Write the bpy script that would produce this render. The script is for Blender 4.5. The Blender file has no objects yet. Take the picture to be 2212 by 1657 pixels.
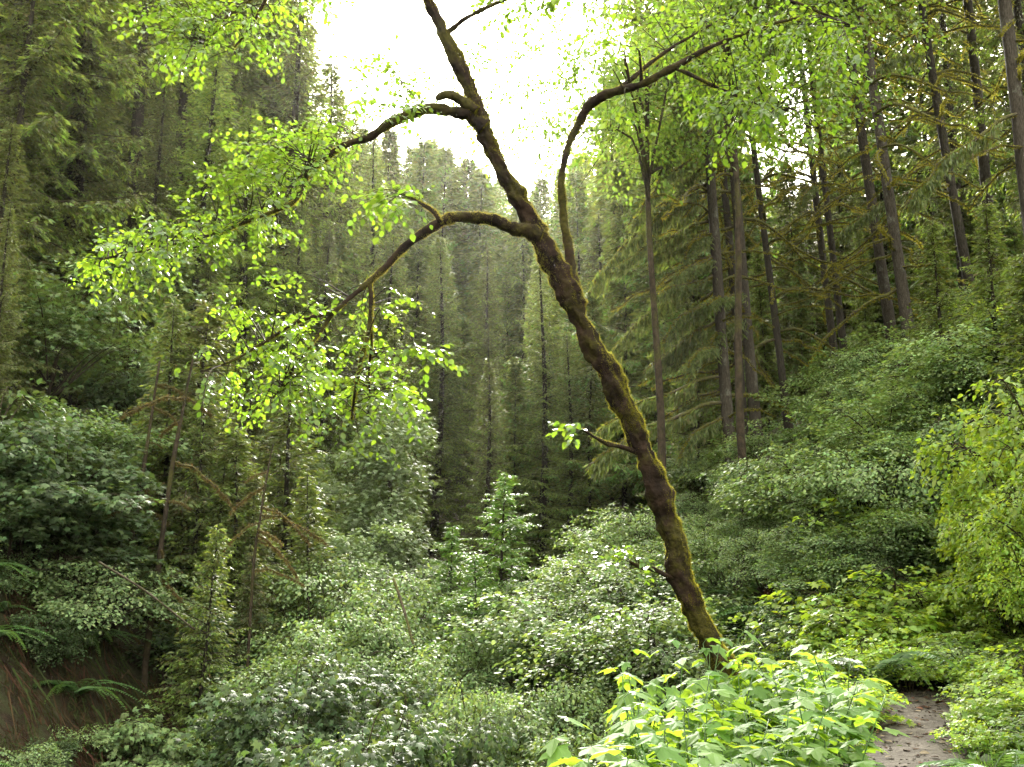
import bpy, math, random
import numpy as np
from mathutils import Vector, Matrix, Quaternion

R = math.radians
S = bpy.context.scene
COL = S.collection

# ------------------------------------------------------------------ camera, sky, sun, exposure
PITCH = R(12.0)
EYE = 1.5
FPX = 2170.0            # focal length in pixels of the 2212 px wide view used for measuring
cam_d = bpy.data.cameras.new('camera')
cam = bpy.data.objects.new('camera', cam_d)
COL.objects.link(cam)
cam.location = (0, 0, EYE)
cam.rotation_euler = (R(90) + PITCH, 0, 0)
cam_d.sensor_width = 36
cam_d.lens = 36 * FPX / 2212
cam_d.clip_start = 0.05
cam_d.clip_end = 2000
S.camera = cam

SUN_EL = R(31.0)
SUN_AZ = R(1.0)          # to the right of straight ahead
wd = bpy.data.worlds.new('World')
S.world = wd
wd.use_nodes = True
wn = wd.node_tree.nodes
wl = wd.node_tree.links
sky = wn.new('ShaderNodeTexSky')
sky.sky_type = 'NISHITA'
sky.sun_disc = False
sky.sun_elevation = SUN_EL
sky.sun_rotation = SUN_AZ
sky.dust_density = 4.0
sky.air_density = 1.0
hsv = wn.new('ShaderNodeHueSaturation')
hsv.inputs['Saturation'].default_value = 0.18
wl.new(sky.outputs[0], hsv.inputs['Color'])
tint = wn.new('ShaderNodeMixRGB')          # overcast: the blue of the clear sky is veiled by pale warm cloud
tint.blend_type = 'MULTIPLY'
tint.inputs[0].default_value = 1.0
tint.inputs[2].default_value = (1.0, .97, .82, 1)
cloud = wn.new('ShaderNodeMixRGB')         # bright cloud cover over the whole dome
cloud.inputs[0].default_value = .62
cloud.inputs[2].default_value = (8.5, 8.5, 8.3, 1)
wl.new(hsv.outputs[0], cloud.inputs[1])
wl.new(cloud.outputs[0], tint.inputs[1])
wl.new(tint.outputs[0], wn['Background'].inputs['Color'])
wn['Background'].inputs['Strength'].default_value = 0.15

sd = bpy.data.lights.new('sun', 'SUN')
sd.energy = 4.0
sd.angle = R(12.0)
sd.color = (1.0, 0.95, 0.84)
sun = bpy.data.objects.new('sun', sd)
COL.objects.link(sun)
sun_dir = Vector((math.sin(SUN_AZ) * math.cos(SUN_EL), math.cos(SUN_AZ) * math.cos(SUN_EL), math.sin(SUN_EL)))
sun.rotation_euler = sun_dir.to_track_quat('Z', 'Y').to_euler()
sun.location = (0, 60, 80)

S.view_settings.view_transform = 'Standard'
S.view_settings.look = 'None'
S.view_settings.exposure = 2.65
S.view_settings.gamma = 1.0
c = S.cycles
c.max_bounces = 7
c.diffuse_bounces = 4
c.glossy_bounces = 2
c.transmission_bounces = 5
c.transparent_max_bounces = 4
c.volume_bounces = 0
c.caustics_reflective = False
c.caustics_refractive = False
c.sample_clamp_indirect = 6.0
c.use_denoising = True
HAZE = 0.00009

# ------------------------------------------------------------------ measuring helper
CP, SP = math.cos(PITCH), math.sin(PITCH)

def W(px, py, y):
    """world point at forward distance y under a point of the 2212 x 1657 view"""
    xn = (px - 1106.0) / FPX
    zn = (828.5 - py) / FPX
    t = y / (CP - zn * SP)
    return np.array((xn * t, y, EYE + (SP + zn * CP) * t))

def mpp(y):
    return y / CP / FPX

# ------------------------------------------------------------------ terrain
TRAIL = np.array([(-0.6, -3, -0.05), (0, 0, 0), (1.4, 4, 0.12), (2.80, 7.5, 0.32), (3.55, 9.2, 0.42), (4.35, 11, 0.55),
                  (5.7, 12.4, 0.75), (7.6, 13.6, 1.2), (10.5, 14.6, 2.4)])
XR_Y = [-20, 0, 4, 7.5, 11, 16, 25, 50, 90, 300]
XR_X = [-5, -4, -2.8, -1.4, -0.2, -0.8, -2.1, 1.5, 3, 3]
XL_Y = [-20, 0, 10, 18, 30, 50, 90, 300]
XL_X = [-7, -6, -5.3, -5.1, -5.3, -6, -7, -7]

def smax(a, k=1.2):
    return 0.5 * (a + np.sqrt(a * a + k * k)) - 0.0

def hnoise(x, y):
    return (0.22 * np.sin(0.55 * x + 0.3 * y + 1.3) * np.sin(0.41 * y - 0.2 * x) + 0.12 * np.sin(1.3 * x + 0.7) * np.sin(1.15 * y + 2.0)
            + 0.05 * np.sin(2.9 * x - 1.1 * y) * np.sin(2.5 * y + 0.8 * x))

def base_h(x, y):
    zf = -3.0 + 0.14 * np.maximum(0, y - 10) + 0.16 * np.maximum(0, y - 48) + 0.12 * np.maximum(0, y - 75)
    xr = np.interp(y, XR_Y, XR_X)
    xl = np.interp(y, XL_Y, XL_X)
    right = smax(x - xr) * 0.75
    left = smax(xl - x) * 1.15
    right = 21.0 * np.tanh(right / 21.0)
    left = 45.0 * np.tanh(left / 45.0)
    return zf + right + left - 0.4

def trail_near(x, y):
    x = np.atleast_1d(np.asarray(x, float)); y = np.atleast_1d(np.asarray(y, float))
    best = np.full(x.shape, 1e9); tz = np.zeros(x.shape)
    for a, b in zip(TRAIL[:-1], TRAIL[1:]):
        ab = b[:2] - a[:2]
        t = np.clip(((x - a[0]) * ab[0] + (y - a[1]) * ab[1]) / (ab @ ab), 0, 1)
        d = np.hypot(x - a[0] - t * ab[0], y - a[1] - t * ab[1])
        m = d < best
        best = np.where(m, d, best); tz = np.where(m, a[2] + t * (b[2] - a[2]), tz)
    return best, tz

def H(x, y):
    xs = np.shape(x)
    x = np.atleast_1d(np.asarray(x, float)); y = np.atleast_1d(np.asarray(y, float))
    h = base_h(x, y) + hnoise(x, y)
    d, tz = trail_near(x, y)
    k = np.clip((d - 0.55) / 1.5, 0, 1)
    k = k * k * (3 - 2 * k)
    h = tz * (1 - k) + h * k
    return h if xs else float(h[0])

# ------------------------------------------------------------------ mesh builder
class MB:
    def __init__(s):
        s.V, s.F, s.M, s.n = [], [], [], 0

    def add(s, V, F, mat=0):
        if len(V) == 0:
            return
        s.V.append(np.asarray(V, np.float32)); s.F.append(np.asarray(F, np.int32) + s.n)
        s.M.append(np.full(len(F), mat, np.int32)); s.n += len(V)

    def mesh(s, name, mats, smooth=True):
        V = np.concatenate(s.V); F = np.concatenate(s.F); M = np.concatenate(s.M)
        me = bpy.data.meshes.new(name)
        me.vertices.add(len(V)); me.vertices.foreach_set('co', V.ravel())
        me.loops.add(len(F) * 3); me.loops.foreach_set('vertex_index', F.ravel())
        me.polygons.add(len(F))
        me.polygons.foreach_set('loop_start', np.arange(0, len(F) * 3, 3, dtype=np.int32))
        me.polygons.foreach_set('loop_total', np.full(len(F), 3, np.int32))
        me.polygons.foreach_set('material_index', M)
        me.polygons.foreach_set('use_smooth', np.full(len(F), smooth, bool))
        for m in mats:
            me.materials.append(m)
        me.update(calc_edges=True)
        return me

def link(name, me, parent=None):
    o = bpy.data.objects.new(name, me)
    COL.objects.link(o)
    if parent is not None:
        o.parent = parent
    return o

def empty(name, loc=(0, 0, 0)):
    o = bpy.data.objects.new(name, None)
    COL.objects.link(o)
    o.location = loc
    o.empty_display_size = 0.3
    return o

def tag(o, label, cat, group=None, kind=None):
    if label: o['label'] = label
    if cat: o['category'] = cat
    if group: o['group'] = group
    if kind: o['kind'] = kind
    return o

def nrm(v):
    v = np.asarray(v, float)
    return v / np.maximum(np.linalg.norm(v, axis=-1, keepdims=True), 1e-9)

def spline(P, n):
    """Catmull-Rom through rows of P (any width), n samples"""
    P = np.asarray(P, float)
    Q = np.vstack([2 * P[0] - P[1], P, 2 * P[-1] - P[-2]])
    u = np.linspace(0, len(P) - 1, n)
    i = np.minimum(u.astype(int), len(P) - 2)
    t = (u - i)[:, None]
    a, b, c2, d = Q[i], Q[i + 1], Q[i + 2], Q[i + 3]
    return 0.5 * (2 * b + (c2 - a) * t + (2 * a - 5 * b + 4 * c2 - d) * t * t + (3 * b - a - 3 * c2 + d) * t ** 3)

def frames(P):
    T = nrm(np.gradient(P, axis=0))
    ref = np.array((0.31, -0.93, 0.2))
    N = nrm(ref - (T @ ref)[:, None] * T)
    B = np.cross(T, N)
    return T, N, B

def tube(P, rad, sides=8, bump=None, cap=True):
    P = np.asarray(P, float); rad = np.asarray(rad, float)
    n = len(P)
    T, N, B = frames(P)
    a = np.linspace(0, 2 * math.pi, sides, endpoint=False)
    rr = rad[:, None] * np.ones(sides)
    if bump is not None:
        rr = rr * bump(np.arange(n)[:, None] / max(n - 1, 1), a[None, :], P)
    V = P[:, None, :] + rr[..., None] * (np.cos(a)[None, :, None] * N[:, None, :] + np.sin(a)[None, :, None] * B[:, None, :])
    V = V.reshape(-1, 3)
    i = np.arange(n - 1)[:, None] * sides
    j = np.arange(sides)[None, :]; k = (j + 1) % sides
    A, Bq, C, D = i + j, i + k, i + sides + k, i + sides + j
    F = np.concatenate([np.stack([A, Bq, C], -1).reshape(-1, 3), np.stack([A, C, D], -1).reshape(-1, 3)])
    if cap:
        V = np.vstack([V, P[0] , P[-1]])
        j1 = np.arange(sides); k1 = (j1 + 1) % sides
        F = np.vstack([F, np.stack([k1, j1, np.full(sides, n * sides)], -1),
                       np.stack([(n - 1) * sides + j1, (n - 1) * sides + k1, np.full(sides, n * sides + 1)], -1)])
    return V, F

def inst(tv, tf, O, X, Y, Z, s):
    """copies of a template at origins O with axes X, Y, Z and sizes s"""
    n, k = len(O), len(tv)
    if n == 0:
        return np.zeros((0, 3)), np.zeros((0, 3), int)
    s = np.asarray(s, float)
    if s.ndim == 1:
        s = s[:, None]
    if s.shape[1] == 1:
        s = np.repeat(s, 3, 1)
    V = (O[:, None, :] + (tv[None, :, 0:1] * s[:, None, 0:1]) * X[:, None, :] + (tv[None, :, 1:2] * s[:, None, 1:2]) * Y[:, None, :]
         + (tv[None, :, 2:3] * s[:, None, 2:3]) * Z[:, None, :])
    F = tf[None] + (np.arange(n) * k)[:, None, None]
    return V.reshape(-1, 3), F.reshape(-1, 3)

def axes(Y, up):
    """Y = growing direction, up = wished normal"""
    Y = nrm(Y)
    X = nrm(np.cross(Y, up))
    Z = np.cross(X, Y)
    return X, Y, Z

# leaf templates: x across, y along, z normal
def leaf_oval():
    v = [(0, 0, 0), (0, .33, -.01), (0, .7, -.05), (0, 1, -.14)]
    w = [(.30, .22, .05), (.36, .5, .05), (.2, .8, -.03)]
    V = np.array(v + w + [(-a, b, d) for a, b, d in w], float)
    F = [(0, 4, 1), (1, 4, 5), (1, 5, 2), (2, 5, 6), (2, 6, 3), (0, 1, 7), (1, 8, 7), (1, 2, 8), (2, 9, 8), (2, 3, 9)]
    return V, np.array(F)

def leaf_simple():
    return np.array([(0, 0, 0), (.33, .45, .06), (0, 1, -.08), (-.33, .45, .06)], float), np.array([(0, 1, 2), (0, 2, 3)])

def leaf_palm():
    """five-lobed leaf with pleated, drooping lobes"""
    pts = []
    tips = [(-118, .52), (-58, .78), (0, 1.0), (58, .78), (118, .52)]
    out = [(-160, .18)]
    for i, (a, r) in enumerate(tips):
        out.append((a - 17, r * .74)); out.append((a, r)); out.append((a + 17, r * .74))
        if i < 4: out.append(((a + tips[i + 1][0]) / 2, .50 if i in (1, 2) else .42))
    out.append((160, .18))
    V = [(0, .05, 0)]
    for a, r in out:
        lobe = min(abs(a - t[0]) for t in tips)
        z = -.42 * r * r + (.07 if lobe < 2 else (-.02 if lobe > 25 else .02))
        V.append((math.sin(R(a)) * r * .95, .05 + math.cos(R(a)) * r, z))
    mid = len(V)
    F = [(0, i + 1, i) for i in range(1, mid - 1)]
    return np.array(V, float), np.array(F)

def leaf_maple():
    out = [(-140, .3), (-100, .62), (-72, .42), (-48, .85), (-22, .5), (0, 1), (22, .5), (48, .85), (72, .42), (100, .62), (140, .3)]
    V = [(0, 0, 0)] + [(math.sin(R(a)) * r, math.cos(R(a)) * r, -.28 * r * r) for a, r in out]
    F = [(0, i + 1, i) for i in range(1, len(V) - 1)]
    return np.array(V, float), np.array(F)

def blade():
    return np.array([(-.5, 0, 0), (.5, 0, 0), (0.3, .6, -.03), (-.3, .6, -.03), (0, 1, -.12)], float), np.array([(0, 1, 2), (0, 2, 3), (3, 2, 4)])

def needle():
    return np.array([(0, 0, 0), (.5, .4, 0.02), (0, 1, -.08), (-.5, .4, .02)], float), np.array([(0, 1, 2), (0, 2, 3)])

OVAL, SIMPLE, PALM, MAPLE, BLADE, NEEDLE = leaf_oval(), leaf_simple(), leaf_palm(), leaf_maple(), blade(), needle()

# ------------------------------------------------------------------ materials
def mat(name):
    m = bpy.data.materials.new(name)
    m.use_nodes = True
    return m, m.node_tree.nodes, m.node_tree.links

def leaf_mat(name, base, trans, tf=0.4, rough=0.42, spec=0.5, hue=0.03, val=0.5, back=None, dry=None):
    m, n, l = mat(name)
    p = n['Principled BSDF']; out = n['Material Output']
    geo = n.new('ShaderNodeNewGeometry'); oi = n.new('ShaderNodeObjectInfo')
    rnd = geo.outputs['Random Per Island']
    def var(col):
        h = n.new('ShaderNodeHueSaturation'); h.inputs['Color'].default_value = (*col, 1)
        mr = n.new('ShaderNodeMapRange'); l.new(rnd, mr.inputs[0])
        mr.inputs[3].default_value = 0.5 - hue; mr.inputs[4].default_value = 0.5 + hue * .6
        l.new(mr.outputs[0], h.inputs['Hue'])
        wn_ = n.new('ShaderNodeTexWhiteNoise'); wn_.noise_dimensions = '1D'; l.new(rnd, wn_.inputs['W'])
        mv = n.new('ShaderNodeMapRange'); l.new(wn_.outputs['Value'], mv.inputs[0])
        mv.inputs[3].default_value = 1 - val; mv.inputs[4].default_value = 1 + val
        mo = n.new('ShaderNodeMapRange'); l.new(oi.outputs['Random'], mo.inputs[0])
        mo.inputs[3].default_value = .82; mo.inputs[4].default_value = 1.2
        mu = n.new('ShaderNodeMath'); mu.operation = 'MULTIPLY'
        l.new(mv.outputs[0], mu.inputs[0]); l.new(mo.outputs[0], mu.inputs[1])
        l.new(mu.outputs[0], h.inputs['Value'])
        return h.outputs[0]
    cb = var(base)
    if dry:
        wn2 = n.new('ShaderNodeTexWhiteNoise'); wn2.noise_dimensions = '1D'
        ad = n.new('ShaderNodeMath'); ad.inputs[1].default_value = 3.7; l.new(rnd, ad.inputs[0]); l.new(ad.outputs[0], wn2.inputs['W'])
        lt = n.new('ShaderNodeMath'); lt.operation = 'LESS_THAN'; lt.inputs[1].default_value = dry[3]; l.new(wn2.outputs['Value'], lt.inputs[0])
        mx = n.new('ShaderNodeMixRGB'); l.new(lt.outputs[0], mx.inputs[0]); l.new(cb, mx.inputs[1]); mx.inputs[2].default_value = (*dry[:3], 1)
        cb = mx.outputs[0]
    l.new(cb, p.inputs['Base Color'])
    p.inputs['Roughness'].default_value = rough
    p.inputs['Specular IOR Level'].default_value = spec
    tr = n.new('ShaderNodeBsdfTranslucent'); l.new(var(trans), tr.inputs['Color'])
    mix = n.new('ShaderNodeMixShader'); mix.inputs[0].default_value = tf
    l.new(p.outputs[0], mix.inputs[1]); l.new(tr.outputs[0], mix.inputs[2]); l.new(mix.outputs[0], out.inputs[0])
    return m

def bark_mat(name, dark, light, moss, moss_amt=0.5, scale=6.0, stretch=4.0):
    m, n, l = mat(name)
    p = n['Principled BSDF']
    tc = n.new('ShaderNodeTexCoord'); mp = n.new('ShaderNodeMapping')
    mp.inputs['Scale'].default_value = (stretch, stretch, 1.0)
    l.new(tc.outputs['Object'], mp.inputs[0])
    t1 = n.new('ShaderNodeTexNoise'); t1.inputs['Scale'].default_value = scale; t1.inputs['Detail'].default_value = 7; t1.inputs['Roughness'].default_value = .65
    l.new(mp.outputs[0], t1.inputs[0])
    r1 = n.new('ShaderNodeValToRGB'); r1.color_ramp.elements[0].position = .38; r1.color_ramp.elements[1].position = .68
    r1.color_ramp.elements[0].color = (*dark, 1); r1.color_ramp.elements[1].color = (*light, 1)
    l.new(t1.outputs[0], r1.inputs[0])
    t2 = n.new('ShaderNodeTexNoise'); t2.inputs['Scale'].default_value = 2.2; t2.inputs['Detail'].default_value = 6; t2.inputs['Roughness'].default_value = .7
    l.new(tc.outputs['Object'], t2.inputs[0])
    r2 = n.new('ShaderNodeValToRGB'); e = r2.color_ramp.elements
    e[0].position = .62 - .25 * moss_amt; e[1].position = .74 - .25 * moss_amt
    l.new(t2.outputs[0], r2.inputs[0])
    t3 = n.new('ShaderNodeTexNoise'); t3.inputs['Scale'].default_value = 30; t3.inputs['Detail'].default_value = 4
    l.new(tc.outputs['Object'], t3.inputs[0])
    r3 = n.new('ShaderNodeValToRGB'); r3.color_ramp.elements[0].position = .3; r3.color_ramp.elements[1].position = .7
    r3.color_ramp.elements[0].color = (moss[0] * .4, moss[1] * .4, moss[2] * .4, 1); r3.color_ramp.elements[1].color = (*moss, 1)
    l.new(t3.outputs[0], r3.inputs[0])
    mx = n.new('ShaderNodeMixRGB'); l.new(r2.outputs[0], mx.inputs[0]); l.new(r1.outputs[0], mx.inputs[1]); l.new(r3.outputs[0], mx.inputs[2])
    l.new(mx.outputs[0], p.inputs['Base Color'])
    p.inputs['Roughness'].default_value = .9
    p.inputs['Specular IOR Level'].default_value = .15
    b = n.new('ShaderNodeBump'); b.inputs['Strength'].default_value = .9; b.inputs['Distance'].default_value = .02
    ad = n.new('ShaderNodeMath'); l.new(t1.outputs[0], ad.inputs[0]); l.new(t3.outputs[0], ad.inputs[1])
    l.new(ad.outputs[0], b.inputs['Height']); l.new(b.outputs[0], p.inputs['Normal'])
    return m

def soil_mat(name, cols, scale=3.0, bump=.05):
    m, n, l = mat(name)
    p = n['Principled BSDF']
    geo = n.new('ShaderNodeNewGeometry')
    t1 = n.new('ShaderNodeTexNoise'); t1.inputs['Scale'].default_value = scale; t1.inputs['Detail'].default_value = 9; t1.inputs['Roughness'].default_value = .72
    l.new(geo.outputs['Position'], t1.inputs[0])
    r1 = n.new('ShaderNodeValToRGB'); cr = r1.color_ramp
    while len(cr.elements) < len(cols): cr.elements.new(.5)
    for i, cc in enumerate(cols):
        cr.elements[i].position = .3 + .4 * i / (len(cols) - 1); cr.elements[i].color = (*cc, 1)
    l.new(t1.outputs[0], r1.inputs[0]); l.new(r1.outputs[0], p.inputs['Base Color'])
    v = n.new('ShaderNodeTexVoronoi'); v.inputs['Scale'].default_value = 38; l.new(geo.outputs['Position'], v.inputs[0])
    mm = n.new('ShaderNodeMath'); mm.operation = 'MULTIPLY_ADD'; mm.inputs[1].default_value = .35
    l.new(v.outputs['Distance'], mm.inputs[0]); l.new(t1.outputs[0], mm.inputs[2])
    b = n.new('ShaderNodeBump'); b.inputs['Strength'].default_value = .8; b.inputs['Distance'].default_value = bump
    l.new(mm.outputs[0], b.inputs['Height']); l.new(b.outputs[0], p.inputs['Normal'])
    p.inputs['Roughness'].default_value = .95
    p.inputs['Specular IOR Level'].default_value = .2
    return m

M = {}
M['conifer_tip'] = leaf_mat('fresh_needles', (.105, .170, .036), (.23, .33, .038), .42, .5, .4, .03, .45)
M['lime_tip'] = leaf_mat('lime_needles', (.15, .22, .05), (.30, .42, .05), .40, .5, .4, .03, .4)
M['conifer'] = leaf_mat('conifer_needles', (.046, .060, .018), (.13, .16, .026), .38, .5, .45, .03, .5, dry=(.10, .07, .03, .12))
M['conifer_mid'] = leaf_mat('green_needles', (.064, .092, .025), (.17, .225, .030), .40, .5, .45, .03, .5, dry=(.11, .08, .03, .06))
M['hemlock'] = leaf_mat('bright_needles', (.070, .15, .030), (.16, .30, .03), .36, .45, .45, .03, .4)
M['hemlock_tip'] = leaf_mat('bright_needle_tips', (.085, .165, .034), (.18, .30, .03), .36, .45, .4, .02, .35)
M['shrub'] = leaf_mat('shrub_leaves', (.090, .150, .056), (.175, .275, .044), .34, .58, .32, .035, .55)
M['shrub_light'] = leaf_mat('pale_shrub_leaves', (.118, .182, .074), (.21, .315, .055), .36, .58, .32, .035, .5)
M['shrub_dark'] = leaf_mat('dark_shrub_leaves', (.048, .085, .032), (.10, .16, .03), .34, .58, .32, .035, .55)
M['near'] = leaf_mat('near_leaves', (.066, .128, .026), (.175, .295, .018), .50, .32, .5, .02, .3)
M['yellow'] = leaf_mat('yellow_green_leaves', (.125, .20, .036), (.32, .46, .032), .46, .42, .45, .03, .35, dry=(.16, .08, .03, .02))
M['canopy'] = leaf_mat('canopy_leaves', (.075, .14, .032), (.18, .29, .025), .46, .4, .45, .025, .35)
M['alder_pale'] = leaf_mat('pale_alder_leaves', (.165, .235, .115), (.27, .38, .08), .34, .5, .45, .02, .35)
M['lime'] = leaf_mat('sunlit_lime_leaves', (.155, .255, .042), (.40, .56, .036), .46, .45, .4, .03, .35)  # brighter copy of the yellow-green leaves, sunlight put into the colour
M['palm'] = leaf_mat('broad_lobed_leaves', (.10, .19, .05), (.28, .44, .03), .50, .6, .25, .015, .22)
M['fern'] = leaf_mat('fern_fronds', (.055, .12, .035), (.14, .26, .04), .34, .42, .5, .02, .3)
M['grass'] = leaf_mat('grass_blades', (.09, .19, .035), (.22, .40, .04), .4, .5, .4, .03, .35)
M['cover'] = leaf_mat('ground_leaves', (.055, .11, .035), (.12, .22, .04), .3, .45, .5, .03, .5, dry=(.10, .055, .025, .12))
M['drymoss'] = leaf_mat('hanging_moss', (.075, .060, .022), (.14, .105, .03), .4, .9, .1, .03, .45)
M['bankmoss'] = leaf_mat('bank_roots', (.038, .023, .013), (.06, .034, .015), .22, .9, .1, .04, .6, dry=(.032, .048, .014, .38))
M['fuzz'] = leaf_mat('moss_fuzz', (.072, .068, .012), (.36, .34, .04), .55, .9, .1, .02, .25)
M['barkmoss'] = bark_mat('mossy_bark', (.008, .005, .004), (.032, .019, .012), (.052, .046, .009), .62, 4, 1.6)
M['bark'] = bark_mat('conifer_bark', (.013, .011, .009), (.054, .046, .037), (.045, .05, .016), .25, 7, 4.0)
M['barkpale'] = bark_mat('pale_bark', (.016, .013, .010), (.074, .063, .050), (.15, .15, .13), .22, 9, 5.0)
M['deadwood'] = bark_mat('mossy_dead_wood', (.03, .022, .014), (.085, .07, .05), (.095, .095, .03), .8, 8, 1.0)
M['twig'] = bark_mat('twig_bark', (.016, .012, .008), (.050, .037, .025), (.05, .048, .014), .5, 9, 1.0)
M['litter'] = leaf_mat('dead_leaves', (.075, .042, .022), (.10, .05, .02), .2, .8, .15, .04, .6, dry=(.15, .12, .08, .25))
M['soil'] = soil_mat('forest_floor', [(.008, .005, .004), (.022, .014, .008), (.024, .028, .010), (.042, .030, .018)])
M['trail'] = soil_mat('trail_dirt', [(.022, .016, .013), (.048, .041, .035), (.078, .068, .060), (.13, .11, .10)], 5.0, .03)
M['rot'] = bark_mat('rotten_wood', (.02, .009, .005), (.13, .055, .025), (.05, .05, .012), .5, 5, 3.0)

def rng(s): return np.random.default_rng(s)

def rand_unit(g, n):
    v = g.normal(size=(n, 3)); return nrm(v)

# ------------------------------------------------------------------ ground and trail
def build_ground():
    xs = np.concatenate([np.linspace(-220, -24, 50)[:-1], np.linspace(-24, -9, 40)[:-1], np.linspace(-9, 12, 130)[:-1], np.linspace(12, 30, 40)[:-1], np.linspace(30, 220, 50)])
    ys = np.concatenate([np.linspace(-60, -2, 20)[:-1], np.linspace(-2, 18, 120)[:-1], np.linspace(18, 60, 80)[:-1], np.linspace(60, 320, 70)])
    X, Y = np.meshgrid(xs, ys)
    Z = H(X.ravel(), Y.ravel()).reshape(X.shape)
    V = np.stack([X, Y, Z], -1).reshape(-1, 3)
    nx, ny = len(xs), len(ys)
    i = (np.arange(ny - 1)[:, None] * nx + np.arange(nx - 1)[None]).ravel()
    F = np.concatenate([np.stack([i, i + 1, i + nx + 1], -1), np.stack([i, i + nx + 1, i + nx], -1)])
    b = MB(); b.add(V, F)
    o = link('ground', b.mesh('ground', [M['soil']])); o['kind'] = 'structure'
    # trail
    P = spline(TRAIL, 160)
    g = rng(5)
    T = nrm(np.gradient(P, axis=0)); Nn = nrm(np.stack([T[:, 1], -T[:, 0], np.zeros(len(T))], -1))
    k = 13
    u = np.linspace(-1, 1, k)
    sN = np.arange(160)
    wl_ = .33 + .06 * np.sin(sN * .31) + .03 * np.sin(sN * .83 + 1); wr_ = .33 + .06 * np.sin(sN * .27 + 2) + .03 * np.sin(sN * .71)
    V = []
    for j in range(160):
        w = np.where(u < 0, wl_[j], wr_[j])
        q = P[j][None] + Nn[j][None] * (u * w)[:, None]
        q[:, 2] = H(q[:, 0], q[:, 1]) + .022 * (1 - .9 * u ** 4) + .012 * np.sin(q[:, 0] * 9 + q[:, 1] * 5) * np.sin(q[:, 1] * 7) * (1 - u ** 4)
        V.append(q)
    V = np.concatenate(V)
    i = (np.arange(159)[:, None] * k + np.arange(k - 1)[None]).ravel()
    F = np.concatenate([np.stack([i, i + 1, i + k + 1], -1), np.stack([i, i + k + 1, i + k], -1)])
    b = MB(); b.add(V, F)
    o = link('trail', b.mesh('trail', [M['trail']])); o['kind'] = 'structure'
    # pebbles and crumbs of the trail
    b = MB()
    n = 900
    t = g.uniform(55, 150, n).astype(int); off = g.normal(0, .26, n).clip(-.5, .5)
    q = P[t] + Nn[t] * off[:, None] + g.uniform(-.05, .05, (n, 3)) * (1, 1, 0); q[:, 2] = H(q[:, 0], q[:, 1]) + .022
    tv = np.array([(1, 0, 0), (-1, 0, 0), (0, 1, 0), (0, -1, 0), (0, 0, .7), (0, 0, -.7)], float)
    tf = np.array([(0, 2, 4), (2, 1, 4), (1, 3, 4), (3, 0, 4), (2, 0, 5), (1, 2, 5), (3, 1, 5), (0, 3, 5)])
    X_, Y_, Z_ = axes(rand_unit(g, n) * (1, 1, .2), np.tile((0, 0, 1.0), (n, 1)))
    V, F = inst(tv, tf, q, X_, Y_, Z_, g.uniform(.005, .022, (n, 3)))
    b.add(V, F)
    o = link('gravel', b.mesh('gravel', [M['trail']]))
    tag(o, 'small loose stones and crumbs lying on the dirt trail', 'gravel', kind='stuff')
    b = MB()
    n = 420
    t = g.uniform(55, 130, n).astype(int); off = np.where(g.random(n) < .6, np.sign(g.normal(size=n)) * g.uniform(.2, .5, n), g.normal(0, .2, n))
    q = P[t] + Nn[t] * off[:, None] + g.uniform(-.05, .05, (n, 3)) * (1, 1, 0); q[:, 2] = H(q[:, 0], q[:, 1]) + .03
    X_, Y_, Z_ = axes(rand_unit(g, n) * (1, 1, .15), np.array((0, 0, 1.0)) + g.normal(0, .25, (n, 3)))
    b.add(*inst(*OVAL, q, X_, Y_, Z_, g.uniform(.03, .08, n)))
    o = link('leaf_litter', b.mesh('leaf_litter', [M['litter']]))
    tag(o, 'dead brown leaves scattered along the edges of the dirt trail', 'leaf litter', kind='stuff')

build_ground()

# ------------------------------------------------------------------ conifers
def trunk_mesh(Ht, r0, seed, m, bend=.15, top=.0):
    g = rng(seed)
    n = 22
    z = np.linspace(-.5, Ht, n)
    P = np.stack([bend * np.sin(z * .21 + g.uniform(0, 6)) - bend * np.sin(g.uniform(0, 6)) * 0, bend * np.sin(z * .17 + g.uniform(0, 6)), z], -1)
    P[:, :2] -= P[1, :2]
    r = r0 * ((1 - np.clip(z, 0, Ht) / Ht) ** .8 * .97 + .03) + r0 * .35 * np.exp(-np.clip(z, 0, 9) * 2.2)
    ph = g.uniform(0, 6, 4)
    bump = lambda t, a, p: 1 + .06 * np.sin(5 * a + ph[0] + 3 * t) + .05 * np.sin(3 * a + ph[1] + 25 * t) + .04 * np.sin(40 * t + ph[2] + 2 * a)
    b = MB(); b.add(*tube(P, r, 12, bump))
    return b, P, r

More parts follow.
